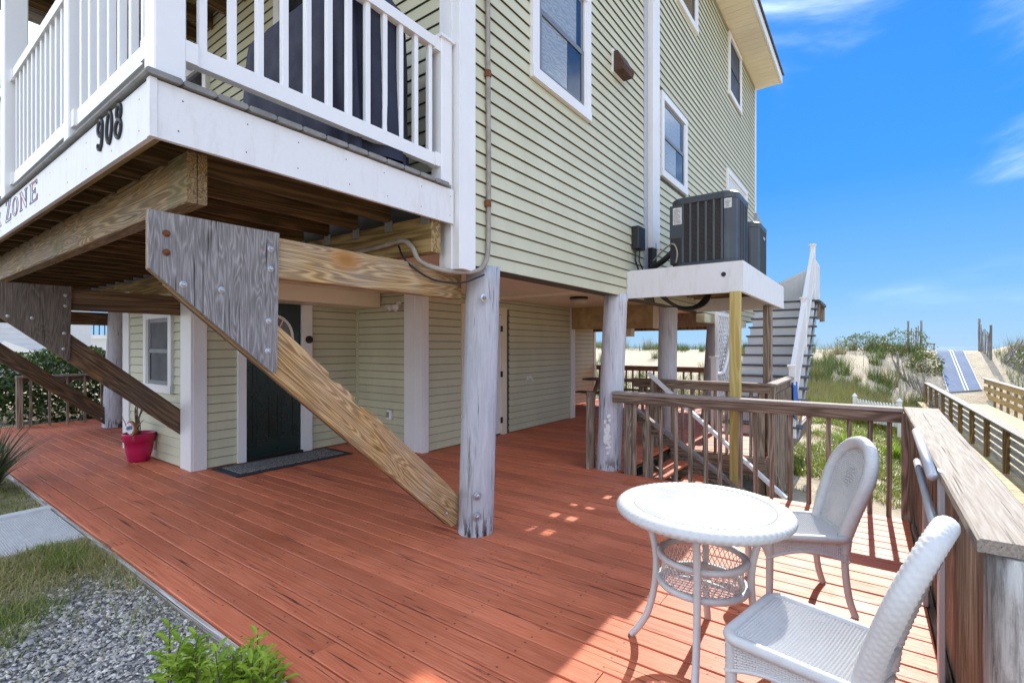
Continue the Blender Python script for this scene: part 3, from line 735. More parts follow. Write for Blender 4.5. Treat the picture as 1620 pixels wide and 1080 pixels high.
cpts = [(XW+.035, 3.02, 8.2), (XW+.035, 3.02, 4.2), (XW+.035, 3.03, 3.0), (XW+.035, 3.025, 2.35), (XW+.035, 3.0, 2.18), (XW+.03, 2.92, 2.09), (XW-.02, 2.78, 2.06), (-2.58, 2.62, 2.07), (-2.66, 2.50, 2.12), (-2.70, 2.46, 2.22), (-2.80, 2.46, 2.28), (-3.0, 2.46, 2.27), (-3.3, 2.46, 2.26), (-4.2, 2.46, 2.25)]
def spline(pts, k=5):
    P = [Vector(p) for p in pts]; out = []
    for i in range(len(P)-1):
        p0, p1, p2, p3 = P[max(i-1, 0)], P[i], P[i+1], P[min(i+2, len(P)-1)]
        for j in range(k):
            t = j/k; out.append(.5*((2*p1)+(p2-p0)*t+(2*p0-5*p1+4*p2-p3)*t*t+(3*p1-p0-3*p2+p3)*t**3))
    out.append(P[-1]); return out
MB().tube(spline(cpts), .019, 8).build('pipe', 'conduit', cd, True)
for zz in (4.25, 3.62, 2.60): MB().tube([(XW+.035, 3.02, zz), (XW+.035, 3.02, zz+.05)], .027, 8).build('coupling', 'rust', cd)
MB().tube(spline([(-2.84, 2.455, 2.245), (-2.74, 2.44, 2.12), (-2.64, 2.6, 2.0), (-2.53, 2.8, 1.985), (-2.44, 2.97, 2.06)]), .008, 6).build('cable', 'black', cd, True)

# ------------------------------------------------------------------ balcony on the street side
balc = thing('balcony', (-5, 1.7, 2.4), 'white fascia balcony cantilevered from the house front over timber brackets', 'balcony')
ZB = 2.70
MB().box(-12, -2.525, .790, .812, 2.405, 2.655).build('front_fascia', 'fascia', balc)
MB().box(-2.525, -2.500, .812, 2.685, 2.405, 2.655).build('side_fascia', 'fascia', balc)
MB().box(-2.530, -2.494, .784, .812, 2.403, 2.658).build('corner_strip', 'fascia', balc)
nl = MB()
for i in range(7):
    for dz in (.05, .19): nl.disc((-2.5, .90+i*.29+random.uniform(-.02, .02), 2.41+dz), (1, 0, 0), .0038, .0012, 6)
for i in range(12):
    for dz in (.05, .19): nl.disc((-2.62-i*.40+random.uniform(-.02, .02), .79, 2.41+dz), (0, -1, 0), .0038, .0012, 6)
tag(nl.build('nail_heads', 'rust', balc), kind='stuff')
bd = MB().cbox(0, 1, -.069, .069, -.026, 0, .008).mesh('balcony_board'); bd.materials.append(MAT['composite'])
for i in range(14):
    yy = .765+.07+i*.1425
    if yy > 2.68: break
    o = place('balcony_board', bd, balc); o.location = (-12, yy, ZB-.012); o.scale = (9.525, 1, 1)
jm = MB().box(-.019, .019, .83, 2.50, 2.45, 2.66).mesh('joist'); jm.materials.append(MAT['joist'])
for i in range(24):
    o = place('joist', jm, balc); o.location = (-2.60-i*.40, 0, 0)
MB().box(-12, -2.56, .815, .85, 2.42, 2.655).build('rim_joist', 'joist_x', balc)
beam = thing('balcony_beam', (-7, 1.07, 2.2), 'doubled weathered brown timber beam running under the balcony on top of the brackets', 'beam')
for y0 in (1.018, 1.066): MB().cbox(-12, -2.74, y0, y0+.044, 2.215, 2.472, .006).build('plank', 'beam_x', beam)
ldg = thing('ledger_beam', (-7, 2.55, 2.2), 'mossy doubled timber beam under the balcony next to the house wall', 'beam')
MB().cbox(-12, -2.545, 2.50, 2.545, 2.18, 2.44, .005).build('plank', 'joist_x', ldg); MB().cbox(-12, -2.55, 2.55, 2.60, 2.18, 2.44, .005).build('plank', 'joist_x', ldg)
hgx = MB()
for i in range(8): hgx.box(-2.64-i*.40, -2.56-i*.40, 2.488, 2.499, 2.38, 2.46)
hgx.build('joist_hanger', 'steel', ldg)

# brackets
def bracket(x, ply, beam_m, brace_m, label, detail=False):
    t = thing('timber_bracket', (x, 2.9, 0), label, 'bracket', 'timber brackets carrying the balcony')
    xf = x+.045
    g_ = [(.845, 2.135), (.845, 1.865), (1.43, 1.352), (1.452, 1.372), (1.466, 2.138)]
    MB().prism(g_, 0, xf, xf+.022).build('gusset_plate', ply, t)
    MB().prism([(.847, 2.130), (.847, 1.862), (1.42, 1.358), (1.43, 1.36), (1.43, 2.130)], 0, xf-.024, xf-.002).build('gusset_plate', 'ply_edge', t)
    MB().cbox(x-.045, x+.040, 1.44, 3.02, 1.888, 2.118, .006).build('tie_beam', beam_m, t)
    # brace, in its own frame: x along the slope
    a = Vector((x, .92, 1.80)); b = Vector((x, 2.905, .055))
    D = (b-a).normalized(); N = Vector((0, -D.z, D.y)); Y = N.cross(D)
    L = (b-a).length; tn = D.z/D.y
    top = []
    hgt = .232
    def drop(s, e=0): return (s, hgt+e)
    if detail:
        kk = [(L*.02, 0), (.965, 0), (.972, -.016), (1.0, -.024), (1.04, -.018), (1.07, -.004), (1.16, -.002), (1.222, -.003), (1.228, -.024), (1.27, -.030), (1.33, -.006), (1.40, 0), (1.9, .002)]
    else: kk = [(L*.02, 0)]
    poly = [(0, 0)] + [(L, 0)] + [(L-hgt*abs(tn)*-1*0 + hgt/abs(tn)*0 + hgt*(-D.z/D.y)*1.0, hgt)] + [drop(s, e) for s, e in kk[::-1]]
    # end cut vertical: move the top corner along the slope
    poly[2] = (L - hgt*(D.z/ D.y)*0 + hgt*(-D.z)/D.y, hgt)
    poly[1] = (L, 0)
    mb = MB(); n = len(poly); vs = [(p[0], yy, p[1]) for yy in (-.022, .022) for p in poly]
    mb.add(vs, [tuple(range(n)), tuple(range(2*n-1, n-1, -1))] + [(i, n+i, n+(i+1) % n, (i+1) % n) for i in range(n)])
    me = mb.mesh('brace'); me.materials.append(MAT[brace_m])
    o = bpy.data.objects.new('brace', me); COL.objects.link(o); o.parent = t
    M_ = Matrix(((D.x, Y.x, N.x, a.x+.02), (D.y, Y.y, N.y, a.y), (D.z, Y.z, N.z, a.z), (0, 0, 0, 1)))
    o.matrix_parent_inverse = Matrix.Translation(-Vector(t.location)); o.matrix_basis = M_
    # backing lamination strip under the brace
    mb2 = MB(); vs = [(p[0], yy, p[1]) for yy in (-.022+.047, .022+.047) for p in [(.05, .004), (L, .004), (L+.17, .2), (.05, .2)]]
    mb2.add(vs, [(0, 1, 2, 3), (7, 6, 5, 4)] + [(i, 4+i, 4+(i+1) % 4, (i+1) % 4) for i in range(4)])
    me2 = mb2.mesh('brace'); me2.materials.append(MAT['brace_dark'])
    o2 = bpy.data.objects.new('brace', me2); COL.objects.link(o2); o2.parent = t; o2.matrix_parent_inverse = o.matrix_parent_inverse.copy(); o2.matrix_basis = M_
    for (y_, z_, mm) in ((.915, 2.035, 'rust'), (.915, 1.945, 'rust'), (.985, 1.80, 'steel'), (1.16, 1.79, 'steel'), (1.415, 2.04, 'steel'), (1.415, 1.93, 'steel'), (1.405, 1.64, 'steel'), (1.40, 1.475, 'steel')):
        MB().disc((xf+.021, y_, z_), (1, 0, 0), .017, .006, 12).disc((xf+.026, y_, z_), (1, 0, 0), .010, .012, 6).build('bolt', mm, t)
    MB().disc((x+.043, 2.84, .18), (1, 0, 0), .016, .006, 12).disc((x+.045, 2.84, .18), (1, 0, 0), .009, .012, 6).build('bolt', 'steel', t)
    return t
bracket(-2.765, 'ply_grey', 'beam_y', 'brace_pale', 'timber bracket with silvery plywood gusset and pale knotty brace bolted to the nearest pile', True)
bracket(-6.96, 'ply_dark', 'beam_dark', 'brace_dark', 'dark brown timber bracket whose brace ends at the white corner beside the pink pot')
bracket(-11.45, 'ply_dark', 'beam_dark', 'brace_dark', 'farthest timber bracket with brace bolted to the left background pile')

# white railing round the balcony
def white_rail(name, label, group, p0, p1, n, ztop, zbot, skip=()):
    t = thing(name, ((p0[0]+p1[0])/2, (p0[1]+p1[1])/2, zbot), label, 'railing', group)
    up = (0, 0, 1)
    MB().bar((*p0, ztop-.035), (*p1, ztop-.035), .062, .070).bar((*p0, ztop+.004), (*p1, ztop+.004), .05, .008).build('top_rail', 'white', t)
    MB().bar((*p0, zbot+.045), (*p1, zbot+.045), .050, .088).build('bottom_rail', 'white', t)
    bm_ = MB().cbox(-.0175, .0175, -.0175, .0175, 0, 1, .003).mesh('baluster'); bm_.materials.append(MAT['white'])
    for i in range(n):
        f = (i+.5)/n
        o = place('baluster', bm_, t); o.location = Vector((p0[0]+(p1[0]-p0[0])*f, p0[1]+(p1[1]-p0[1])*f, zbot+.088)) ; o.scale = (1, 1, ztop-.07-zbot-.088)
    for q in (p0, p1):
        for zz in (ztop-.038, zbot+.045):
            br = MB().box(q[0]-.038, q[0]+.038, q[1]-.038, q[1]+.038, zz-.048, zz+.048)
            br.build('rail_bracket', 'white', t)
    return t
white_rail('balcony_railing', 'white balcony railing on the balcony side facing the patio table', 'white balcony railings', (-2.555, .945), (-2.555, 2.555), 12, 3.715, 2.80)
white_rail('balcony_railing', 'white balcony railing over the house number 908', 'white balcony railings', (-2.66, .85), (-3.82, .85), 7, 3.715, 2.80)
white_rail('balcony_railing', 'white balcony railing over the blue outlined lettering at the left edge', 'white balcony railings', (-3.96, .85), (-5.58, .85), 12, 3.715, 2.80)
white_rail('balcony_railing', 'white balcony railing beyond the tall post at the left edge', 'white balcony railings', (-5.76, .85), (-8.0, .85), 14, 3.715, 2.80)
def wpost(x, y, z0, z1, s, label, cap=True):
    t = thing('balcony_post', (x, y, z0), label, 'post', 'white balcony posts')
    MB().cbox(x-s, x+s, y-s, y+s, z0, z1, .006).build('sleeve', 'white', t)
    if cap:
        MB().box(x-s-.016, x+s+.016, y-s-.016, y+s+.016, z1, z1+.022).add([(x-s-.01, y-s-.01, z1+.022), (x+s+.01, y-s-.01, z1+.022), (x+s+.01, y+s+.01, z1+.022), (x-s-.01, y+s+.01, z1+.022), (x, y, z1+.06)], [(0,1,4),(1,2,4),(2,3,4),(3,0,4)]).build('cap', 'white', t)
wpost(-2.575, .87, ZB-.012, 5.3, .062, 'wide white corner post at the street corner of the balcony', False)
wpost(-2.56, 2.62, ZB-.012, 3.73, .055, 'short white capped railing post against the house corner')
wpost(-3.89, .85, ZB-.012, 3.73, .050, 'short white post between the two street side railing sections')
wpost(-5.67, .85, ZB-.012, 5.3, .070, 'tall white balcony post at the left edge', False)
# upper balcony above
ub = thing('upper_balcony', (-5, 1.7, 5.3), 'brown timber underside of the upper balcony above the white railing', 'balcony')
MB().box(-8.05, -2.6, .78, 2.70, 5.56, 5.60).build('decking', 'joist_x', ub)
MB().box(-8.09, -8.052, .78, 2.70, 5.36, 5.60).box(-8.05, -2.6, .78, .80, 5.36, 5.60).build('fascia', 'bw_slat', ub)
uj = MB().box(-.019, .019, .80, 2.70, 5.38, 5.56).mesh('joist'); uj.materials.append(MAT['joist'])
for i in range(13):
    o = place('joist', uj, ub); o.location = (-2.75-i*.42, 0, 0)
# grill under a navy cover
gc = thing('covered_grill', (-3.3, 1.9, ZB), 'bulky barbecue grill under a navy blue fabric cover on the balcony', 'grill')
cv = MB(); nlev = 15; nseg = 56; gx, gy_ = -3.30, 2.10
for i in range(nlev+1):
    f = i/nlev
    if f < .66: hw, hd, z = .74-.04*f, .27, ZB+.03+f*1.55
    else:
        k = (f-.66)/.34; hw, hd, z = .712-.20*k**2, .26-.18*k**2.2, ZB+.03+(.66+k*.13)*1.55
    for j in range(nseg):
        a = 2*math.pi*j/nseg; ca, sa = math.cos(a), math.sin(a)
        sq = lambda c: math.copysign(abs(c)**.38, c)
        fold = 1+(.045*math.sin(a*9+f*2.5)+.03*math.sin(a*17+1+f*5))*(1-f*.6)
        cv.v.append((gx+hw*sq(ca)*fold, gy_+hd*sq(sa)*fold, z))
for i in range(nlev):
    for j in range(nseg): cv.f.append((i*nseg+j, i*nseg+(j+1) % nseg, (i+1)*nseg+(j+1) % nseg, (i+1)*nseg+j))
cv.f.append(tuple(nlev*nseg+j for j in range(nseg)))
cv.build('cover', 'navy', gc, True)
for s_ in (-.5, .5): MB().cbox(gx+s_-.03, gx+s_+.03, gy_-.25, gy_+.25, ZB-.01, ZB+.06).build('wheel_base', 'black', gc)

# house number and lettering on the front fascia
hn = thing('house_number', (-3.04, .79, 2.5), 'black cast house number 908 on the white balcony fascia', 'house number')
def ribbon(name, mat, parent, strokes, y, th=.006, w=.010):
    mb = MB()
    for st in strokes: mb.tube([(p[0], y, p[1]) for p in st], w, 6, flat=1.0)
    return mb.build(name, mat, parent)
def ell(cx, cz, rx, rz, a0, a1, n=20): return [(cx+rx*math.cos(R(a0+(a1-a0)*i/n)), cz+rz*math.sin(R(a0+(a1-a0)*i/n))) for i in range(n+1)]
def slant(st, x0, z0): return [[(x0+x+(z*.12), z0+z) for x, z in s] for s in st]
nine = [ell(0, .112, .036, .040, 0, 360), [(.036, .112), (.036, .06), (.028, .022), (.006, .004), (-.020, .010), (-.028, .028), (-.020, .036)]]
zero = [ell(0, .078, .038, .074, 0, 360, 26)]
eight = [ell(0, .116, .031, .036, 0, 360), ell(0, .040, .040, .042, 0, 360)]
for st, x0, nm in ((nine, -3.185, 'digit_nine'), (zero, -3.040, 'digit_zero'), (eight, -2.905, 'digit_eight')):
    ribbon('digit', 'digit', hn, slant(st, x0, 2.497), .786, w=.0085)
lt = thing('fascia_lettering', (-5.2, .79, 2.5), 'outlined lettering ZONE with a partly cut off R on the white fascia', 'lettering')
def outline(poly, x0, z0, sx, sz): return [[(x0+p[0]*sx, z0+p[1]*sz) for p in poly+[poly[0]]]]
Zp = [(0,0),(1,0),(1.04,.26),(.94,.26),(.86,.09),(.30,.09),(1.0,.94),(1.0,1),(.06,1),(.02,.76),(.11,.76),(.19,.91),(.66,.91),(0,.06)]
Np = [(0,0),(.34,0),(.34,.06),(.23,.09),(.23,.74),(.80,0),(.90,0),(.90,.91),(1.0,.94),(1.0,1),(.66,1),(.66,.94),(.79,.91),(.79,.33),(.26,1),(0,1),(0,.94),(.12,.91),(.12,.09),(0,.06)]
Ep = [(0,0),(1,0),(1.03,.25),(.95,.25),(.86,.08),(.36,.08),(.36,.46),(.66,.46),(.70,.38),(.76,.38),(.76,.64),(.70,.64),(.66,.55),(.36,.55),(.36,.92),(.82,.92),(.90,.78),(.97,.78),(.96,1),(0,1),(0,.94),(.14,.91),(.14,.09),(0,.06)]
Rp = [(0,0),(.42,0),(.42,.06),(.32,.09),(.32,.45),(.46,.45),(.80,0),(1.05,0),(1.05,.06),(.98,.08),(.66,.49),(.84,.60),(.86,.80),(.74,.95),(.55,1),(0,1),(0,.94),(.12,.91),(.12,.09),(0,.06)]
sm = dict(z0=2.492, sz=.135)
for nm, st in (('Z', outline(Zp, -5.60, 2.487, .20, .175)), ('O', [ell(-5.245, 2.560, .105, .070, 0, 360, 28), ell(-5.245, 2.560, .055, .060, 0, 360, 24)]),
               ('N', outline(Np, -5.08, 2.492, .24, .137)), ('E', outline(Ep, -4.76, 2.492, .22, .137)), ('R', outline(Rp, -6.02, 2.492, .22, .137))):
    sgm = MB(); sgm2 = MB()
    for s_ in st:
        for i in range(len(s_)-1):
            a, b = s_[i], s_[i+1]
            (sgm if (i % 5 < 3) else sgm2).bar((a[0], .7885, a[1]), (b[0], .7885, b[1]), .0035, .0045, (0, 0, 1) if abs(a[0]-b[0]) > 1e-4 else (1, 0, 0))
    ob = sgm.build('letter', 'print_blue', lt); sgm2.build('letter_shade', 'print_red', ob)

# ------------------------------------------------------------------ piles
def piling(x, y, z0, z1, r, dx, dy, label, bolts=()):
    mb = MB(); n = 28; m = 26
    for i in range(m+1):
        f = i/m; z = z0+(z1-z0)*f
        for k in range(n):
            a = 2*math.pi*k/n
            rr = r*(1+.05*(1-f)-.0*f)*(1+.030*mnoise.noise(Vector((math.cos(a)*1.6+x*3, math.sin(a)*1.6, z*.7)))+.008*mnoise.noise(Vector((math.cos(a)*9, math.sin(a)*9+x, z*1.2))))
            mb.v.append((rr*math.cos(a)+dx*f, rr*math.sin(a)+dy*f, z))
    for i in range(m):
        for k in range(n): mb.f.append((i*n+k, i*n+(k+1) % n, (i+1)*n+(k+1) % n, (i+1)*n+k))
    mb.f.append(tuple(m*n+k for k in range(n)))
    o = mb.build('piling', 'pile', None, True); o.location = (x, y, 0)
    tag(o, label, 'piling', 'round timber piles under the house')
    for (bx, by, bz, d) in bolts:
        MB().disc((bx, by, bz), d, .032, .010, 14).disc(Vector((bx, by, bz))+Vector(d)*.008, d, .017, .024, 6).disc(Vector((bx, by, bz))+Vector(d)*.03, d, .008, .025, 8).build('bolt', 'steel', o)
    return o
piling(-2.625, 3.04, -.9, 2.14, .138, .055, .075, 'grey painted pile in the middle of the deck holding the pale brace', [(.122, -.085, .33, (.9, -.43, 0)), (.122, -.085, .17, (.9, -.43, 0)), (.17, -.06, 1.88, (.9, -.43, 0))])
piling(-2.66, 5.58, -.9, 2.14, .142, .10, .09, 'grey painted pile with a bare patch where the wooden railing begins')
piling(-2.72, 7.95, -.9, 2.30, .145, .03, .05, 'grey pile third from the street, behind the steps')
piling(-2.68, 10.3, -.9, 2.30, .165, .16, .12, 'leaning grey pile left of the white staircase')
piling(-11.60, 3.05, -.9, 2.35, .185, .35, .05, 'left background pile standing on the far end of the red deck')
pp = MB()
for i in range(60):
    a = R(-62+random.uniform(-13, 13)); z = .42+random.gauss(0, .10)
    rr = .1485; pp.disc((-2.645+rr*math.cos(a), 5.595+rr*math.sin(a), z), (math.cos(a), math.sin(a), 0), random.uniform(.010, .022), .003, 6)
o_ = pp.build('paint_patch', 'fascia', bpy.data.objects['piling.001']); o_.location = (2.66, -5.58, 0)

# ------------------------------------------------------------------ air conditioner platform
pf_ = thing('equipment_platform', (-1.8, 7.3, 2.1), 'white boxed platform projecting from the siding under two air conditioners', 'platform')
MB().box(XW+.02, -1.13, 5.79, 5.828, 2.095, 2.435).build('front_fascia', 'fascia', pf_)
MB().box(-1.168, -1.13, 5.829, 8.78, 2.095, 2.435).build('side_fascia', 'fascia', pf_)
MB().box(XW+.02, -1.13, 8.781, 8.815, 2.095, 2.435).build('rear_fascia', 'fascia', pf_)
MB().box(-2.12, -1.17, 5.83, 8.78, 2.40, 2.432).build('top_sheet', 'composite', pf_)
for a_, b_ in ((XW+.02, -2.36), (-2.30, -2.20)): MB().box(a_, b_, 5.83, 8.78, 2.40, 2.432).build('top_board', 'composite', pf_)
for i in range(8): MB().box(-2.36, -2.12, 5.86+i*.38, 6.09+i*.38, 2.384, 2.399).build('fleck_batten', 'joist_x', pf_)  # unseen battens added to chop the slot sunlight into flecks on the deck
jj = MB().box(XW+.02, -1.17, -.019, .019, 2.30, 2.383).mesh('joist'); jj.materials.append(MAT['joist_x'])
for i in range(8):
    o = place('joist', jj, pf_); o.location = (0, 5.98+i*.38, 0)
MB().disc((-1.33, 5.79, 2.30), (0, -1, 0), .026, .008, 14).build('round_plug', 'black', pf_)
yp = thing('support_post', (-1.2, 5.75, -.9), 'new yellow timber post holding the front corner of the white platform', 'post', 'posts under the white platform')
MB().cbox(-1.252, -1.145, 5.70, 5.788, -1.0, 2.095, .005).build('shaft', 'yellow', yp)
MB().prism([(5.70, 2.095), (5.788, 2.095), (5.788, 2.0)], 0, -1.2, -1.19)
dp = thing('support_post', (-1.2, 8.0, -.9), 'old dark brown timber post under the rear of the white platform', 'post', 'posts under the white platform')
MB().cbox(-1.27, -1.165, 7.85, 7.99, -1.0, 2.095, .006).build('shaft', 'rail_z', dp)
hs = thing('refrigerant_hose', (-2.0, 6.6, 2.2), 'thick black insulated hoses drooping beneath the white platform', 'hose')
for k in range(4):
    MB().tube(spline([(-2.40+.02*k, 6.3+.05*k, 2.32), (-2.25, 6.55+.03*k, 2.14), (-2.12+.02*k, 6.75, 2.035-.012*k), (-1.96+.03*k, 6.9, 2.04), (-1.85+.02*k, 7.0, 2.16), (-1.80, 7.1, 2.36)]), .024-.003*k, 8).build('hose', 'black', hs, True)
MB().prism([(-2.44, 2.30), (-2.2, 2.06), (-2.02, 2.02), (-1.95, 2.12), (-2.1, 2.30)][::-1], 1, 6.95, 7.15) if False else None
def ac_unit(name, cx, cy0, label, hoses=True):
    t = thing(name, (cx, cy0+.37, 2.435), label, 'air conditioner', 'air conditioners on the white platform')
    hw, hd, z0, z1, rc = .37, .37, 2.436, 3.27, .13
    cyy = cy0+hd
    def ringp(h_w, h_d, rc_, k=6):
        o_ = []
        for (sx, sy, a0) in ((1, 1, 0), (-1, 1, 90), (-1, -1, 180), (1, -1, 270)):
            for i in range(k+1):
                a = R(a0+90*i/k); o_.append((cx+sx*(h_w-rc_)+rc_*math.cos(a), cyy+sy*(h_d-rc_)+rc_*math.sin(a)))
        return o_
    def shell(mb, lev):
        rs = [ringp(hw+d, hd+d, rc) for d, _ in lev]; n = len(rs[0]); base = len(mb.v)
        for rr, (_, z) in zip(rs, lev): mb.v.extend([(p[0], p[1], z) for p in rr])
        for i in range(len(lev)-1):
            for k in range(n): mb.f.append((base+i*n+k, base+i*n+(k+1) % n, base+(i+1)*n+(k+1) % n, base+(i+1)*n+k))
        mb.f.append(tuple(base+(len(lev)-1)*n+k for k in range(n))); mb.f.append(tuple(base+k for k in range(n-1, -1, -1)))
    b = MB(); shell(b, [(.0, z0), (.004, z0+.01), (.004, z0+.055), (-.004, z0+.06)]); b.build('base_pan', 'ac', t)
    b = MB(); shell(b, [(-.016, z0+.06), (-.016, z1-.08)]); b.build('coil', 'fins', t)
    b = MB(); shell(b, [(.0, z1-.085), (.006, z1-.08), (.008, z1-.02), (-.01, z1), (-.10, z1+.012)]); b.build('top_cover', 'ac', t)
    # corner columns and louvre bars
    for sx in (-1, 1):
        for sy in (-1, 1):
            c = MB()
            for i in range(7):
                a = R({(1, 1): 0, (-1, 1): 90, (-1, -1): 180, (1, -1): 270}[(sx, sy)]+90*i/7); a2 = a+R(90/7)
                p = [(cx+sx*(hw-rc)+(rc+e)*math.cos(q), cyy+sy*(hd-rc)+(rc+e)*math.sin(q)) for q in (a, a2) for e in (-.01, .0)]
                c.add([(p[0][0], p[0][1], z0+.06), (p[1][0], p[1][1], z0+.06), (p[3][0], p[3][1], z0+.06), (p[2][0], p[2][1], z0+.06), (p[0][0], p[0][1], z1-.085), (p[1][0], p[1][1], z1-.085), (p[3][0], p[3][1], z1-.085), (p[2][0], p[2][1], z1-.085)], [(3,2,1,0),(4,5,6,7),(0,1,5,4),(1,2,6,5),(2,3,7,6),(3,0,4,7)])
            c.build('corner_panel', 'ac', t)
    bar_y = MB().box(-.012, .012, -.010, .010, z0+.06, z1-.085).mesh('louvre_bar'); bar_y.materials.append(MAT['ac_rail'])
    for i in range(6):
        for sy in (-1, 1):
            o = place('louvre_bar', bar_y, t); o.location = Vector((cx-hw+rc+.02+i*(2*hw-2*rc-.04)/5, cyy+sy*(hd-.006), 0))
        for sx in (-1, 1):
            o = place('louvre_bar', bar_y, t); o.location = Vector((cx+sx*(hw-.006), cyy-hd+rc+.02+i*(2*hd-2*rc-.04)/5, 0))
    if hoses:
        MB().box(cx-hw-.004, cx-hw+.15, cyy-hd-.006, cyy-hd+.14, z0+.36, z1-.085).build('service_panel', 'ac', t)
        MB().box(cx-hw+.0, cx-hw+.145, cyy-hd-.004, cyy-hd+.12, z0+.05, z0+.36).build('valve_recess', 'black', t)
        s1 = MB().box(cx-hw+.035, cx-hw+.140, cyy-hd-.0085, cyy-hd-.0065, z0+.52, z0+.72).build('sticker', 'sticker', t)
        l_ = MB()
        for i in range(11): l_.box(cx-hw+.045, cx-hw+.045+random.uniform(.05, .085), cyy-hd-.0100, cyy-hd-.0090, z0+.535+i*.016, z0+.541+i*.016)
        l_.build('print', 'ink', s1)
        s2 = MB().box(cx+hw-.125, cx+hw-.045, cyy-hd-.0035+.0, cyy-hd-.0015, z0+.63, z0+.74).build('sticker', 'sticker', t)
        l_ = MB()
        for i in range(5): l_.box(cx+hw-.115, cx+hw-.115+random.uniform(.03, .06), cyy-hd-.0045, cyy-hd-.0036, z0+.645+i*.017, z0+.652+i*.017)
        l_.build('print', 'ink', s2)
    else:
        MB().box(cx+hw, cx+hw+.004, cyy+.02, cyy+.16, z1-.20, z1-.16).build('badge', 'sticker', t)
    return t
ac_unit('air_conditioner', -1.60, 5.93, 'slate grey air conditioner with stickers at the front of the white platform')
ac_unit('air_conditioner', -1.66, 7.62, 'second slate grey air conditioner at the back of the white platform', False)
ln = thing('insulated_pipe', (-2.2, 6.4, 2.5), 'black insulated pipe from the wall cover to the front air conditioner', 'pipe')
MB().tube(spline([(-2.43, 6.62, 2.95), (-2.42, 6.60, 2.62), (-2.40, 6.42, 2.50), (-2.30, 6.18, 2.50), (-2.12, 6.05, 2.55), (-1.98, 5.99, 2.63), (-1.93, 6.02, 2.70)]), .036, 10).build('insulation', 'black', ln, True)
MB().tube(spline([(-2.25, 6.10, 2.58), (-2.05, 5.98, 2.70), (-1.93, 5.92, 2.73), (-1.88, 5.91, 2.62), (-1.90, 5.92, 2.5)]), .010, 6).build('whip', 'conduit', ln, True)
MB().box(XW+.02, XW+.075, 6.52, 6.68, 2.47, 2.85).build('foam', 'black', ln)

# ------------------------------------------------------------------ deck railings
def xrail(name, label, group, x0, x1, y, z0, ztop, xs_bal, mats=('cap_x', 'rail_x', 'rail_z'), posts=(), low=None, capw=.15):
    t = thing(name, ((x0+x1)/2, y, z0), label, 'railing', group)
    MB().cbox(x0, x1, y-capw/2, y+capw/2, ztop-.036, ztop, .006).build('cap_rail', mats[0], t)
    MB().cbox(x0, x1, y-.062, y-.024, ztop-.130, ztop-.038, .004).build('side_rail', mats[1], t)
    bm_ = MB().cbox(-.019, .019, -.019, .019, 0, 1, .003).mesh('baluster'); bm_.materials.append(MAT[mats[2]])
    for xb in xs_bal:
        o = place('baluster', bm_, t); o.location = Vector((xb, y-.002, z0)); o.scale = (1, 1, ztop-.038-z0); o.rotation_euler = (0, random.uniform(-.008, .008), 0)
    for px in posts: MB().cbox(px-.045, px+.045, y-.022, y+.068, z0-.6, ztop-.038, .006).build('post', mats[2], t)
    if low is not None: MB().cbox(x0, x1, y+.02, y+.055, low, low+.09).build('low_rail', mats[1], t)
    return t
def yrail(name, label, group, x, y0, y1, z0, ztop, ys_bal, mats=('cap', 'rail_y', 'rail_z'), posts=(), capw=.14):
    t = thing(name, (x, (y0+y1)/2, z0), label, 'railing', group)
    MB().cbox(x-capw/2, x+capw/2, y0, y1, ztop-.036, ztop, .006).build('cap_rail', mats[0], t)
    MB().cbox(x-.055, x-.02, y0, y1, ztop-.130, ztop-.038, .004).build('side_rail', mats[1], t)
    bm_ = MB().cbox(-.019, .019, -.019, .019, 0, 1, .003).mesh('baluster'); bm_.materials.append(MAT[mats[2]])
    for yb in ys_bal:
        o = place('baluster', bm_, t); o.location = Vector((x, yb, z0)); o.scale = (1, 1, ztop-.038-z0)
    for py in posts: MB().cbox(x-.045, x+.045, py-.045, py+.045, z0-.5, ztop-.038, .006).build('post', mats[2], t)
    return t
bx = [-2.248, -2.096, -1.934, -1.764, -1.606, -1.441, -1.30, -1.10, -.956, -.808, -.649, -.491, -.328, -.172, -.018, .118]
rl = xrail('deck_railing', 'weathered wooden railing across the deck behind the white chair', 'weathered deck railings', -2.50, .215, 5.50, -.02, .965, bx, posts=())
MB().cbox(.205, .305, 5.43, 5.53, -.35, .925, .006).build('post', 'rail_z', rl)
MB().cbox(-2.36, -2.27, 5.45, 5.53, -.3, .83, .006).build('post', 'board_z', rl)
# right hand railing: bleached cap over a close-boarded side
rr_ = thing('deck_railing', (.35, 3.8, 0), 'close boarded railing with a wide bleached cap along the right edge of the deck', 'railing', 'weathered deck railings')
cp = MB()
def capv(y, zt): return (.2+(5.55-y)*.018, zt)
ysn = [1.98+i*(5.56-1.98)/24 for i in range(25)]
for y in ysn:
    l = .222+(5.45-y)*.008; r2 = .462-(5.45-y)*.010; zt = .967-.03*(5.5-y)/3.5 + .003*mnoise.noise(Vector((y*2, 0, 0)))
    jl = .003*mnoise.noise(Vector((y*5, 4, 0))); jr = .004*mnoise.noise(Vector((y*5, 9, 0)))
    for (a, b) in ((l+jl, zt-.040), (l+jl, zt-.007), (l+jl+.008, zt), (r2+jr-.008, zt), (r2+jr, zt-.007), (r2+jr, zt-.040)): cp.v.append((a, y, b))
for i in range(24):
    for k in range(6): cp.f.append((i*6+k, (i+1)*6+k, (i+1)*6+(k+1) % 6, i*6+(k+1) % 6))
cp.f += [tuple(range(6)), tuple(24*6+5-k for k in range(6))]
cp.build('cap_rail', 'cap', rr_)
vb = MB().cbox(0, .030, -.066, .066, -.35, 0, .004).mesh('upright_board'); vb.materials.append(MAT['board_z'])
y = 2.22; i = 0
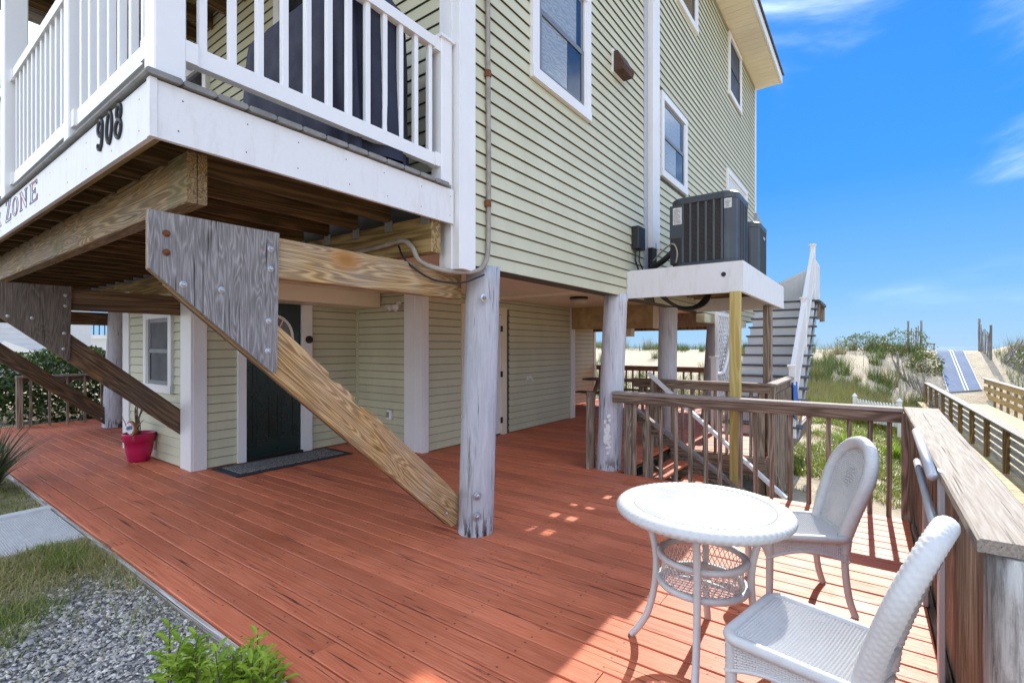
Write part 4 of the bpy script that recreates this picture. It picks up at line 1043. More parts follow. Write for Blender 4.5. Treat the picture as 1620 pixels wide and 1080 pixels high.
while y < 5.38:
    o = place('upright_board', vb, rr_); o.location = Vector((.300+random.uniform(-.004, .004), y+.067, .915-.03*(5.5-y)/3.5)); o.scale = (1, 1, 3.4); o.rotation_euler = (0, 0, random.uniform(-.03, .03))
    y += .137; i += 1
MB().cbox(.332, .372, 2.1, 5.5, .78, .90).build('side_rail', 'rail_y', rr_)
bp = MB(); n = 30
for i in range(13):
    z = -.6+i*(.888+.6)/12
    for k in range(n):
        a = 2*math.pi*k/n; rr = .165*(1+.02*mnoise.noise(Vector((math.cos(a)*2, math.sin(a)*2, z)))); bp.v.append((rr*math.cos(a), rr*math.sin(a), z))
for i in range(12):
    for k in range(n): bp.f.append((i*n+k, i*n+(k+1) % n, (i+1)*n+(k+1) % n, (i+1)*n+k))
bp.f.append(tuple(12*n+k for k in range(n)))
rp = bp.build('round_post', 'peel', None, True); rp.location = (.445, 2.10, 0)
tag(rp, 'thick round post with peeling white paint under the end of the bleached cap', 'post')
# grey pipe handrail on the inside
hr = thing('pipe_handrail', (.21, 3.3, 0), 'grey pipe handrail with two flat uprights against the boarded railing', 'handrail')
MB().tube([(.215, 2.86, .925), (.215, 3.86, .985)], .021, 14).build('upper_pipe', 'grey_metal', hr, True)
MB().tube([(.215, 2.80, .735), (.215, 3.80, .815)], .018, 14).build('lower_pipe', 'grey_metal', hr, True)
MB().disc((.215, 2.801, .735), (0, -1, 0), .014, .004, 12).build('pipe_bore', 'black', hr)
for y_ in (2.92, 3.74): MB().cbox(.238, .262, y_-.034, y_+.034, .0, .945, .003).build('upright', 'grey_metal', hr)

# steps down between the decks, their rails
st_ = thing('deck_steps', (-1.9, 6.5, -.8), 'short flight of red steps going down between the two deck levels', 'steps')
for i in range(4):
    x0 = -2.44+i*.29; z = -.17*(i+1)
    o_ = MB().cbox(x0, x0+.145, 5.62, 7.28, z-.038, z, .005).build('tread', 'deck', st_); MB().cbox(x0+.150, x0+.295, 5.62, 7.28, z-.038, z, .005).build('tread', 'deck', st_)
for y_ in (5.60, 6.45, 7.30): MB().bar((-2.44, y_, -.18), (-1.15, y_, -.93), .038, .24).build('stringer', 'rail_x', st_)
sr = thing('step_rail', (-1.8, 5.72, 0), 'sloping dark timber step rail with a pale top, seen through the balusters', 'railing', 'sloping step rails')
MB().bar((-2.36, 5.72, .76), (-.95, 5.72, -.16), .09, .036).build('top', 'cap_x', sr); MB().bar((-2.36, 5.72, .685), (-.95, 5.72, -.235), .036, .11).build('side', 'rail_x', sr)
MB().cbox(-2.22, -2.12, 5.68, 5.77, -.8, .60).build('post', 'rail_z', sr); MB().cbox(-1.02, -.93, 5.68, 5.77, -1.0, -.15).build('post', 'rail_z', sr)
sr2 = thing('step_rail', (-1.8, 7.22, 0), 'white sloping step rail running down beside the second deck', 'railing', 'sloping step rails')
MB().bar((-2.73, 7.22, 1.10), (-.90, 7.22, -.46), .085, .045).build('top', 'white', sr2)
MB().cbox(-2.70, -2.61, 7.2, 7.29, -.2, 1.02).build('post', 'rail_z', sr2)
MB().prism([(-1.16, -.26), (-.72, -.95), (-.86, -.95), (-1.16, -.45)], 1, 7.3, 7.34) if False else None
MB().bar((-1.12, 7.36, -.02), (-.86, 7.36, -.92), .035, .10, (1, 0, 0)).bar((-1.12, 7.37, -.10), (-1.06, 7.37, -.92), .035, .10, (1, 0, 0)).build('knee_brace', 'rail_z', sr2)
d2x = [-2.9+i*.155 for i in range(12)]
r2_ = xrail('deck_railing', 'weathered railing of the second deck in front of the white stairs', 'weathered deck railings', -3.05, -1.10, 7.42, -.01, 1.0, d2x, posts=(-2.62, -1.22), mats=('rail_x', 'rail_x', 'rail_z'))
r3_ = yrail('deck_railing', 'second deck side railing with close outer boards hanging to the sand', 'weathered deck railings', -1.10, 7.38, 9.40, -.55, 1.0, [7.46+i*.105 for i in range(19)], posts=(7.45, 9.3))
for i in range(12): MB().cbox(-1.07, -1.045, 7.46+i*.155, 7.54+i*.155, -.62+random.uniform(-.05, .05), .86).build('outer_board', 'board_z', r3_)
r4_ = xrail('deck_railing', 'dark back railing at the far edge of the deck under the house', 'weathered deck railings', -6.2, -2.75, 12.5, -.05, .99, [-6.1+i*.19 for i in range(18)], posts=(-6.1, -4.4, -2.9), mats=('rail_x', 'rail_x', 'rail_z'))
MB().cbox(-4.42, -4.28, 12.46, 12.6, -.3, 1.95).build('tall_post', 'bw_post', r4_)
lp = thing('fence_post_stub', (-2.9, 5.62, 0), 'pair of weathered boards standing left of the second pile', 'post')
MB().cbox(-2.90, -2.80, 5.55, 5.59, 0, .93).build('board', 'board_z', lp); MB().cbox(-2.83, -2.79, 5.40, 5.53, 0, .88).build('board', 'rail_z', lp)
# left end railing
r5_ = yrail('deck_railing', 'weathered railing at the far left end of the deck before a dark bush', 'weathered deck railings', -12.6, 1.9, 6.5, -.02, .96, [2.1+i*.26 for i in range(16)], posts=(1.95, 4.2, 6.4))
# picnic table silhouette under the house
pt = thing('picnic_table', (-5.0, 10.8, 0), 'dark wooden picnic table under the back of the house', 'picnic table')
for i in range(4): MB().cbox(-5.6, -3.9, 10.5+i*.15, 10.64+i*.15, .70, .74).build('top_plank', 'rail_x', pt)
for y_ in (10.15, 11.35): MB().cbox(-5.6, -3.9, y_, y_+.24, .42, .46).build('seat_plank', 'rail_x', pt)
for x_ in (-5.3, -4.2):
    MB().bar((x_, 10.25, 0), (x_, 10.75, .70), .05, .1, (0, 1, 0)).bar((x_, 11.30, 0), (x_, 10.85, .70), .05, .1, (0, 1, 0)).cbox(x_-.02, x_+.02, 10.15, 11.5, .36, .42).build('leg_frame', 'rail_z', pt)

# ------------------------------------------------------------------ white staircase behind the platform
ws = thing('white_staircase', (-1.5, 10.5, 0), 'tall white staircase with dark treads climbing beside the house', 'staircase')
NS = 13; RI = 2.50/NS; RUN = .262; SY = 9.22; SX0, SX1 = -2.12, -1.00
rm = MB().box(SX0, SX1+.0, -.010, .010, 0, RI-.03).mesh('riser'); rm.materials.append(MAT['white'])
tm = MB().cbox(SX0-.03, SX1+.09, -.045, RUN, -.032, 0, .008).mesh('tread'); tm.materials.append(MAT['stair_tread'])
for i in range(NS):
    o = place('riser', rm, ws); o.location = Vector((0, SY+i*RUN, i*RI))
    o = place('tread', tm, ws); o.location = Vector((0, SY+i*RUN, (i+1)*RI))
y_top = SY+NS*RUN
for sx in (SX1+.025,): MB().add([(sx, SY, 0), (sx, SY+.25, 0), (sx, y_top, 2.2), (sx, y_top, 2.46), (sx-.03, SY, 0), (sx-.03, SY+.25, 0), (sx-.03, y_top, 2.2), (sx-.03, y_top, 2.46)], [(0,1,2,3),(7,6,5,4),(0,4,5,1),(1,5,6,2),(2,6,7,3),(3,7,4,0)]).build('stringer', 'nbr_grey', ws)
MB().box(SX0, SX1+.1, y_top, y_top+1.5, 2.44, 2.50).build('landing', 'stair_tread', ws)
for (yy, zz) in ((y_top+.1, 2.1), (y_top+1.4, 2.1)): MB().cbox(SX1-.03, SX1+.07, yy, yy+.1, zz, 2.44).build('landing_post', 'rail_z', ws)
def stair_rail(x, label):
    t = thing('stair_railing', (x, 10.5, 0), label, 'railing', 'white stair railings')
    sl = RI/RUN
    def zz(y, off): return (y-SY)*sl+RI+off
    for yp_, hh in ((SY+.02, 1.02), (SY+1.72, 1.02), (y_top+.05, 1.05)):
        MB().cbox(x-.05, x+.05, yp_-.05, yp_+.05, zz(yp_, -RI), zz(yp_, hh-.06), .005).build('newel', 'white', t)
        MB().box(x-.068, x+.068, yp_-.068, yp_+.068, zz(yp_, hh-.06), zz(yp_, hh-.03)).build('newel_cap', 'white', t)
    for y0, y1 in ((SY+.07, SY+1.67), (SY+1.77, y_top)):
        MB().bar((x, y0, zz(y0, .90)), (x, y1, zz(y1, .90)), .065, .085).build('hand_rail', 'white', t); MB().bar((x, y0, zz(y0, .14)), (x, y1, zz(y1, .14)), .05, .075).build('foot_rail', 'white', t)
        nb = int((y1-y0)/.10)
        for i in range(nb):
            y = y0+(i+.5)*(y1-y0)/nb; MB().box(x-.017, x+.017, y-.022, y+.022, zz(y, .17), zz(y, .87)).build('baluster', 'white', t)
    return t
stair_rail(SX1-.06, 'white stair railing on the seaward side of the tall staircase'); 
lf = thing('stair_railing', (-2.2, 10, 0), 'white newel and handrail on the house side of the tall staircase', 'railing', 'white stair railings')
MB().cbox(-2.27, -2.17, 8.95, 9.05, 0, 1.30, .005).box(-2.29, -2.15, 8.93, 9.07, 1.30, 1.33).build('newel', 'white', lf)
MB().tube(spline([(-2.20, 9.07, 1.02), (-2.18, 9.35, 1.02), (-2.16, 9.6, 1.2), (-2.16, 11.0, 2.5)]), .035, 8).build('hand_rail', 'white', lf, True)
lr = thing('landing_railing', (-1.5, 13, 2.5), 'white close railing around the top landing of the staircase', 'railing', 'white stair railings')
for (a, b, za, zb) in (((SX1-.06, y_top+.1), (SX1-.06, y_top+1.45), 3.42, 3.42), ((SX0, y_top+1.45), (SX1-.06, y_top+1.45), 2.98, 3.46)):
    MB().bar((*a, za), (*b, zb), .06, .07).bar((*a, 2.56), (*b, 2.56), .05, .07).build('rail', 'white', lr)
    for i in range(16):
        f = (i+.5)/16; px, py = a[0]+(b[0]-a[0])*f, a[1]+(b[1]-a[1])*f; MB().box(px-.032, px+.032, py-.018, py+.018, 2.59, za+(zb-za)*f-.03).build('baluster', 'white', lr)
MB().cbox(SX0-.4, SX0-.3, y_top+1.40, y_top+1.5, 2.4, 3.6).build('newel', 'white', lr)
# lattice and the sided skirt under the rear wing
la = thing('lattice_panel', (-2.22, 9.6, 1), 'white diagonal lattice between leaning pile and white staircase', 'lattice')
for i in range(-14, 12):
    for s_ in (1, -1):
        y0 = 9.35; w_ = .85; h_ = 1.95
        pts = []
        z_a = .25+i*.16
        p, q_ = (y0, z_a), (y0+w_, z_a+w_*1.2)
        if s_ < 0: p, q_ = (y0+w_, z_a), (y0, z_a+w_*1.2)
        # clip to z in [.05, 2.1]
        def cut(p, q):
            (a, za), (b, zb) = p, q
            lo, hi = .05, 2.1
            if zb <= lo or za >= hi: return None
            t0 = max(0, (lo-za)/(zb-za)); t1 = min(1, (hi-za)/(zb-za)); return (a+(b-a)*t0, za+(zb-za)*t0), (a+(b-a)*t1, za+(zb-za)*t1)
        c_ = cut(p, q_)
        if c_: MB().bar((-2.26+.008*s_, *c_[0]), (-2.26+.008*s_, *c_[1]), .008, .036, (0, -1, 1)).build('lath', 'white', la)
MB().box(-2.285, -2.235, 9.30, 9.36, 0, 2.12).box(-2.285, -2.235, 10.19, 10.25, 0, 2.12).box(-2.28, -2.24, 9.36, 10.19, 2.06, 2.12).build('frame', 'white', la)
sk = MB().box(-2.50, -2.36, 8.9, 12.4, 1.93, 2.08).build('siding_skirt', 'siding', house)
# beach things on the side rail
tw = thing('beach_towel', (-1.05, 8.9, .6), 'blue and white towel with a yellow corner hung on the second deck rail', 'towel')
tp = MB()
for i in range(9):
    for j in range(7): tp.v.append((-1.03+.03*math.sin(j*1.4)+.02*i/8, 9.0+.3*j/6, .90-.55*i/8-.03*math.sin(j)))
for i in range(8):
    for j in range(6): tp.f.append((i*7+j, i*7+j+1, (i+1)*7+j+1, (i+1)*7+j))
o_ = tp.build('cloth', 'blue_cloth', tw, True); md = o_.modifiers.new('thick', 'SOLIDIFY'); md.thickness = .012
tp2 = MB()
for i in range(4):
    for j in range(5): tp2.v.append((-.985+.03*math.sin(j*1.7), 9.15+.28*j/4, .60-.28*i/3))
for i in range(3):
    for j in range(4): tp2.f.append((i*5+j, i*5+j+1, (i+1)*5+j+1, (i+1)*5+j))
o_ = tp2.build('yellow_corner', 'yellow_cloth', tw, True); md = o_.modifiers.new('thick', 'SOLIDIFY'); md.thickness = .012

# ------------------------------------------------------------------ things by the front door
dm = thing('doormat', (-6.15, 3.4, 0), 'grey speckled doormat with dark border before the green door', 'doormat')
MB().cbox(-6.50, -5.86, 2.68, 4.24, .002, .014, .004).build('border', 'mat_edge', dm); MB().cbox(-6.42, -5.94, 2.77, 4.15, .013, .022, .003).build('pile', 'doormat', dm)
po = thing('flower_pot', (-7.78, 2.33, 0), 'magenta plastic planter with dry stems against the corner of the house', 'pot', local=True)
po.scale = (.80, .80, .80)
MB().lathe([(.02, .0), (.13, .0), (.15, .02), (.188, .20), (.200, .325), (.214, .328), (.224, .44), (.230, .46), (.220, .464), (.210, .445), (.195, .39), (.01, .385)], 36).build('planter', 'pot', po, True)
sl_ = MB(); sl_.lathe([(.200, .40), (.12, .415), (.02, .41)], 24).build('soil', 'soil', po)
dy_ = MB()
for i in range(7):
    a = random.uniform(0, 6.40); b = random.uniform(-.05, .05)
    dy_.tube(spline([(.02*math.cos(a)-.03, .02*math.sin(a), .40), (.03*math.cos(a)-.05, .03*math.sin(a), .6), (-.07+b, .03+b, .85), (-.05+b*1.6, .05, .98+random.uniform(-.1, .1))], 4), [.009]*12+[.004], 5)
for (px, py, hx, hy, hz) in ((.12, -.1, .36, -.06, .70), (.02, -.05, .10, -.02, .74), (-.16, -.1, -.40, -.12, .70)):
    dy_.tube([(px, py, .42), (hx*.6, hy, .42+(hz-.42)*.7), (hx, hy, hz), (hx+.05, hy, hz+.01)], .006, 5)
dy_.build('dry_stem', 'stem_dry', po)
sg = thing('garden_sign', (-7.66, 2.16, .3), 'small oval painted welcome plaque stuck in the magenta planter', 'sign')
def oval(mb, cx, cy, cz, rx, rz, d, n=28):
    pts = [(cx+rx*math.cos(2*math.pi*i/n), cz+rz*math.sin(2*math.pi*i/n)) for i in range(n)]
    vs = [(p[0], cy-d, p[1]) for p in pts]+[(p[0], cy+d, p[1]) for p in pts]
    mb.add(vs, [tuple(range(n)), tuple(range(2*n-1, n-1, -1))]+[(i, n+i, n+(i+1) % n, (i+1) % n) for i in range(n)])
a_ = MB(); oval(a_, -7.62, 2.20, .46, .155, .092, .012); a_.build('rim', 'wood_sign', sg)
a_ = MB(); oval(a_, -7.62, 2.185, .46, .128, .070, .006); a_.build('face', 'sticker', sg)
sc_ = MB()
for k, (x0, z0, w_) in enumerate(((-7.71, .445, .05), (-7.66, .455, .05), (-7.61, .465, .05), (-7.56, .47, .04))):
    sc_.tube(spline([(x0, 2.177, z0-.012), (x0+w_*.3, 2.177, z0+.028), (x0+w_*.55, 2.177, z0-.01), (x0+w_*.8, 2.177, z0+.02), (x0+w_, 2.177, z0-.012)], 4), .006, 5)
sc_.build('script', 'print_blue', sg)
MB().tube([(-7.66, 2.21, .30), (-7.66, 2.21, .40)], .007, 6).tube([(-7.58, 2.21, .30), (-7.58, 2.21, .40)], .007, 6).build('stake', 'stem_dry', sg)

# ------------------------------------------------------------------ wicker table and chairs
def weave(mb, P, nu, nv, amp, wdt, thick, mask=None, dirs=(1, 1), ulen=1.0, vlen=1.0, sub=1):
    """ribbons over and under on a surface P(u,v) -> (point, normal), real strands"""
    for d in (0, 1):
        if not dirs[d]: continue
        n_a, n_b = (nu, nv) if d == 0 else (nv, nu)
        for i in range(n_a+1):
            prev = None
            for j in range(n_b+1):
                u, v = (i/n_a, j/n_b) if d == 0 else (j/n_b, i/n_a)
                if mask is not None and not mask(u, v): prev = None; continue
                p, n, tu, tv = P(u, v)
                sgn = (1 if (i+j) % 2 else -1)*(1 if d == 0 else -1)
                c = p+n*amp*sgn; s = (tu if d == 0 else tv)*(wdt/2)
                cur = len(mb.v); mb.v += [tuple(c-s), tuple(c+n*thick), tuple(c+s)]
                if prev is not None: mb.f += [(prev, prev+1, cur+1, cur), (prev+1, prev+2, cur+2, cur+1)]
                prev = cur
def ribbed(mb, pts, rad, pitch=.006, n=10, depth=.10, flat=1.0, up=None, closed=False, braid=False):
    """tube wrapped in strand: radius ripples along the length"""
    P = [Vector(p) for p in pts]; dist = [0]
    for i in range(1, len(P)): dist.append(dist[-1]+(P[i]-P[i-1]).length)
    tot = dist[-1]; m = max(4, int(tot/pitch*2)); out = []; rr = []; k = 0
    for i in range(m+1):
        s = tot*i/m
        while k < len(P)-2 and dist[k+1] < s: k += 1
        f = (s-dist[k])/max(1e-9, dist[k+1]-dist[k]); out.append(P[k].lerp(P[k+1], f))
        r0 = rad if not isinstance(rad, (list, tuple)) else rad[k]+(rad[k+1]-rad[k])*f
        rr.append(r0*(1+(depth/2 if i % 2 else -depth/2)))
    b0 = len(mb.v)
    mb.tube(out, rr, n, flat=flat, up=up)
    if braid:
        mid = None
        for i in range(m+1):
            c = out[i]
            for q in range(n):
                idx = b0+i*n+q; v = Vector(mb.v[idx]); e = (.050 if ((i//2+q//2) % 2) else -.045)*(1 if i % 2 else .55)
                mb.v[idx] = tuple(c+(v-c)*(1+e))
def wicker_chair():
    t = thing('wicker_chair', (0, 0, 0), 'x', 'chair', 'white wicker chairs', local=True)
    SH = .43; hw, hd = .225, .215
    def Pseat(u, v):
        x = (u-.5)*2*(hw-.012)*(1-.06*(1-v)); y = (v-.5)*2*(hd-.012); z = SH-.012*math.cos((u-.5)*math.pi)*math.cos((v-.5)*math.pi)
        return Vector((x, y, z)), Vector((0, 0, 1)), Vector((1, 0, 0)), Vector((0, 1, 0))
    mb = MB(); weave(mb, Pseat, 38, 36, .0030, .0088, .0026); tag(mb.build('seat_weave', 'wicker', t), kind='stuff')
    MB().bar((-.19, .02, SH-.03), (.19, .02, SH-.03), .03, .012).bar((0, -.19, SH-.034), (0, .19, SH-.034), .03, .012).build('seat_brace', 'bronze', t)
    rim = []
    for (sx, sy, a0) in ((1, 1, 0), (-1, 1, 90), (-1, -1, 180), (1, -1, 270)):
        for i in range(6):
            a = R(a0+18*i); wx = hw if sy > 0 else hw*.94
            rim.append((sx*(wx-.05)+.05*math.cos(a), sy*(hd-.05)+.05*math.sin(a), SH-.006))
    rim.append(rim[0]); mb = MB(); ribbed(mb, rim, .021, .0085, 10, .16); mb.build('seat_rim', 'wicker', t, True)
    # apron: woven band with an arched lower edge on the four sides
    sides = [((-hw, hd), (hw, hd)), ((hw, hd), (hw*.94, -hd)), ((hw*.94, -hd), (-hw*.94, -hd)), ((-hw*.94, -hd), (-hw, hd))]
    mb = MB()
    for (a, b) in sides:
        a_, b_ = Vector((*a, 0)), Vector((*b, 0)); d = (b_-a_).normalized(); nn = Vector((d.y, -d.x, 0))
        def Pap(u, v, a_=a_, b_=b_, d=d, nn=nn):
            bot = .115-.05*(1-(2*u-1)**2); p = a_.lerp(b_, u)*.975; p.z = SH-.018-v*bot
            return p, nn*-1 if nn.dot(p) < 0 else nn, d, Vector((0, 0, 1))
        weave(mb, Pap, 38, 9, .0028, .0085, .0026)
    tag(mb.build('apron_weave', 'wicker', t), kind='stuff')
    mb = MB()
    for (a, b) in sides:
        pts = []
        for i in range(13):
            u = i/12; q = Vector((*a, 0)).lerp(Vector((*b, 0)), u)*.985; q.z = SH-.018-(.115-.05*(1-(2*u-1)**2)); pts.append(q)
        ribbed(mb, pts, .008, .006, 6, .1)
    mb.build('apron_edge', 'wicker', t, True)
    for sx in (-1, 1):
        mb = MB(); ribbed(mb, [(sx*.208, .197, SH-.02), (sx*.208, .197, .2), (sx*.210, .200, 0)], [.021, .019, .017], .0085, 10, .16); mb.build('leg', 'wicker', t, True)
        mb = MB(); ribbed(mb, spline([(sx*.195, -.195, SH-.02), (sx*.196, -.198, .25), (sx*.200, -.215, .10), (sx*.205, -.245, 0)], 4), .018, .0085, 10, .16); mb.build('leg', 'wicker', t, True)
    # back: horseshoe rim and woven panel
    def yb(z): k = (z-SH); return -.205-.26*k-.16*k*k
    HB = .50
    def half(z):
        k = (z-SH)/HB; base = .178+.035*min(1, k/.55)
        if k > .58: base *= math.sqrt(max(0, 1-((k-.58)/.42)**2))
        return base
    path = [(-.182, yb(SH-.10)+.0, SH-.10)]; zs_ = [SH+HB*i/26 for i in range(27)]
    left = [(-half(z), yb(z), z) for z in zs_ if half(z) > .01]; right = [(half(z), yb(z), z) for z in zs_[::-1] if half(z) > .01]
    path = [(-.180, yb(SH)+.012, SH-.09)]+left+[(0, yb(SH+HB), SH+HB)]+right+[(.180, yb(SH)+.012, SH-.09)]
    mb = MB(); ribbed(mb, spline(path, 3), .035, .011, 20, .0, flat=1.0, braid=True); mb.build('back_rim', 'wicker', t, True)
    def Pback(u, v):
        z = SH-.02+v*(HB+.0); x = (u-.5)*2*.215; y = yb(z)+.0-.012*math.cos(x/.22*math.pi/2)
        k = z-SH; nn = Vector((0, 1, .26+.32*k)).normalized()
        return Vector((x, y, z)), nn, Vector((1, 0, 0)), Vector((0, -nn.z, nn.y))
    def mk(u, v):
        z = SH-.02+v*HB; x = abs(u-.5)*2*.215; return x < half(max(z, SH))+.002
    mb = MB(); weave(mb, Pback, 36, 48, .0030, .0086, .0026, mk)
    for i in range(5):
        for j in range(5):
            if abs(i-2)+abs(j-2) > 3: continue
            p, nn, tu, tv = Pback(.5, .0); z = SH+.30+(j-i)*.017; x = (i+j-4)*.014
            pp_ = Vector((x, yb(z)-.012+.006, z)); mb.add([pp_+nn*.002+Vector((-.011, 0, 0)), pp_+nn*.002+Vector((0, -.003, -.011)), pp_+nn*.002+Vector((.011, 0, 0)), pp_+nn*.002+Vector((0, .003, .011)), pp_+nn*.009], [(0, 1, 4), (1, 2, 4), (2, 3, 4), (3, 0, 4)])
    tag(mb.build('back_weave', 'wicker', t), kind='stuff')
    return t
ch1 = wicker_chair()
def face(dx, dy): return math.atan2(dy, dx)-math.pi/2
ch1.location = (-.385, 3.405, .002); ch1.rotation_euler = (0, 0, face(-.87, -.42)); ch1['label'] = 'white wicker chair behind the round table with its back to the wooden railing'
ch2 = dup(ch1, (-.185, 2.115, .002), face(-.975, .22), 'white wicker chair in the foreground with its back against the boarded railing')

def wicker_table():
    t = thing('wicker_table', (-.675, 2.50, .002), 'round white wicker table with frosted glass top and a lattice basket shelf', 'table', local=True)
    HT = .722
    MB().lathe([(.005, HT-.008), (.322, HT-.008), (.325, HT-.005), (.325, HT-.001), (.322, HT+.001), (.005, HT+.001)], 64).build('glass_top', 'tabletop', t)
    # rolled woven rim
    n, m = 300, 20; mb = MB()
    for i in range(n):
        a = 2*math.pi*i/n
        for k in range(m):
            b = 2*math.pi*k/m; e = 1+(.06 if ((i//2+k//2) % 2) else -.05)*(1 if i % 2 else .55)
            r = .362+.046*math.cos(b)*e; z = HT-.022+.030*math.sin(b)*e
            mb.v.append((r*math.cos(a), r*math.sin(a), z))
    for i in range(n):
        for k in range(m): mb.f.append((i*m+k, ((i+1) % n)*m+k, ((i+1) % n)*m+(k+1) % m, i*m+(k+1) % m))
    mb.build('rim', 'wicker', t, True)
    for a in (190, 280, 10, 100):
        c, s = math.cos(R(a)), math.sin(R(a))
        pr_ = [(.290, HT-.03), (.262, .63), (.228, .50), (.218, .40), (.226, .28), (.256, .15), (.300, .06), (.345, 0)]
        mb = MB(); ribbed(mb, spline([(r*c, r*s, z) for r, z in pr_], 5), .0165, .0085, 10, .18); mb.build('leg', 'wicker', t, True)
        MB().disc((.345*c, .345*s, .0), (0, 0, 1), .014, .006, 10).build('foot', 'bronze', t)
    for z, nm in ((.475, 'basket_rim'), (.345, 'basket_rim')):
        mb = MB(); ribbed(mb, [(.197*math.cos(2*math.pi*i/72), .197*math.sin(2*math.pi*i/72), z) for i in range(73)], .0165, .0085, 10, .18); mb.build(nm, 'wicker', t, True)
    mb = MB()
    for i in range(44):
        for s_ in (1, -1):
            pts = [((.197-.012*math.sin(f*math.pi))*math.cos(2*math.pi*(i+s_*f*2.2)/44), (.197-.012*math.sin(f*math.pi))*math.sin(2*math.pi*(i+s_*f*2.2)/44), .35+f*.12) for f in (0, .25, .5, .75, 1)]
            mb.tube(pts, .0022, 4, caps=False)
    tag(mb.build('basket_lattice', 'wicker', t), kind='stuff')
    mb = MB()
    for i in range(15):
        x = -.182+i*.026; h = math.sqrt(max(0, .19**2-x*x))
        mb.tube([(x, -h, .342), (x, h, .342)], .003, 4).tube([(-h, x, .346), (h, x, .346)], .003, 4)
    tag(mb.build('shelf_lattice', 'wicker', t), kind='stuff')
    for s_ in (1, -1): MB().tube([(-.2*s_*.98, -.2*.17, .35), (.2*s_*.98, .2*.17, .35)], .008, 6).build('cross_bar', 'wicker', t)
    return t
wicker_table()

# ------------------------------------------------------------------ boardwalk beyond the railing
bw = thing('boardwalk', (3.2, 20, -1.1), 'raised timber boardwalk leading to the beach path on the right', 'boardwalk')
ZW = -1.10
def bwx(y): return 2.27-.0155*(y-12.9)
pk = MB().cbox(0, 1, -.069, .069, -.036, 0, .004).mesh('walk_plank'); pk.materials.append(MAT['bw_deck'])
for i in range(185):
    y = 4.5+i*.145
    if y > 30.4: break
    o = place('walk_plank', pk, bw); o.location = Vector((bwx(y)-.30, y, ZW+random.uniform(-.003, .003))); o.scale = (2.48, 1, 1)
MB().add([(bwx(y)+dx, y, z) for y in (4.5, 30.4) for dx, z in ((-.16, ZW-.04), (-.12, ZW-.04), (-.12, ZW-.28), (-.16, ZW-.28))], [(0, 4, 5, 1), (1, 5, 6, 2), (2, 6, 7, 3), (3, 7, 4, 0)]).build('side_joist', 'bw_post', bw)
MB().add([(bwx(y)+dx+2.0, y, z) for y in (4.5, 30.4) for dx, z in ((-.16, ZW-.04), (-.12, ZW-.04), (-.12, ZW-.28), (-.16, ZW-.28))], [(0, 4, 5, 1), (1, 5, 6, 2), (2, 6, 7, 3), (3, 7, 4, 0)]).build('side_joist', 'bw_post', bw)
ypost = [4.6+1.905*i for i in range(14)]
for y in ypost:
    x = bwx(y)
    for dx in (-.03, 1.85): MB().cbox(x+dx-.05, x+dx+.05, y-.05, y+.05, ground_z(x+dx, y)-.3, ZW-.04).build('support_post', 'bw_post', bw)
    MB().cbox(x-.28, x+2.1, y+.055, y+.095, ZW-.42, ZW-.29).build('cross_beam', 'bw_post', bw)
    for dy in (0, .95): MB().cbox(x-.325, x-.287, y+dy-.02, y+dy+.02, ZW-.42, ZW-.02).build('hanger_board', 'bw_slat', bw)
lrr = thing('boardwalk_railing', (2.2, 18, ZW), 'left boardwalk railing with brown posts outside pale grey slats and a white cap', 'railing', 'boardwalk railings')
def strip(name, mat, parent, xo0, xo1, z0, z1, ya, yb_, xf=bwx):
    mb = MB(); mb.add([(xf(y)+xo, y, z) for y in (ya, yb_) for xo, z in ((xo0, z0), (xo1, z0), (xo1, z1), (xo0, z1))], [(0, 1, 2, 3)[::-1], (4, 5, 6, 7), (0, 4, 5, 1)[::-1], (1, 5, 6, 2)[::-1], (2, 6, 7, 3)[::-1], (3, 7, 4, 0)[::-1]]); return mb.build(name, mat, parent)
ye = ypost[-1]+.05
strip('cap_rail', 'cap', lrr, -.11, .09, ZW+.92, ZW+.955, 4.5, ye)
for k in range(5):
    for a in range(7):
        strip('slat', 'bw_slat', lrr, .012, .04, ZW+.075+k*.172, ZW+.195+k*.172, ypost[a*2]-.0, min(ypost[min(a*2+2, 13)], ye)-.006)
for y in ypost[:-1]+[ye-.06]:
    x = bwx(y); MB().cbox(x-.088, x+.010, y-.048, y+.048, ZW+.001, ZW+.92, .005).build('post', 'bw_post', lrr)
rfx = lambda y: 4.34
rrr = thing('boardwalk_railing', (4.3, 22, ZW), 'golden three board railing on the far side of the boardwalk', 'railing', 'boardwalk railings')
strip('cap_rail', 'cap', rrr, -.10, .12, -.045, -.01, 9, 32.6, rfx)
for k, (z0, z1) in enumerate(((-.27, -.06), (-.60, -.40), (-.92, -.72))):
    for a in range(6): strip('board', 'bw_gold', rrr, 0, .035, z0, z1, 9+a*3.933, 9+(a+1)*3.933-.008, rfx)
y = 9.2
while y < 32.6:
    MB().cbox(4.376, 4.46, y-.045, y+.045, ground_z(4.4, y)-.4, -.05).build('post', 'bw_post', rrr); y += 1.33
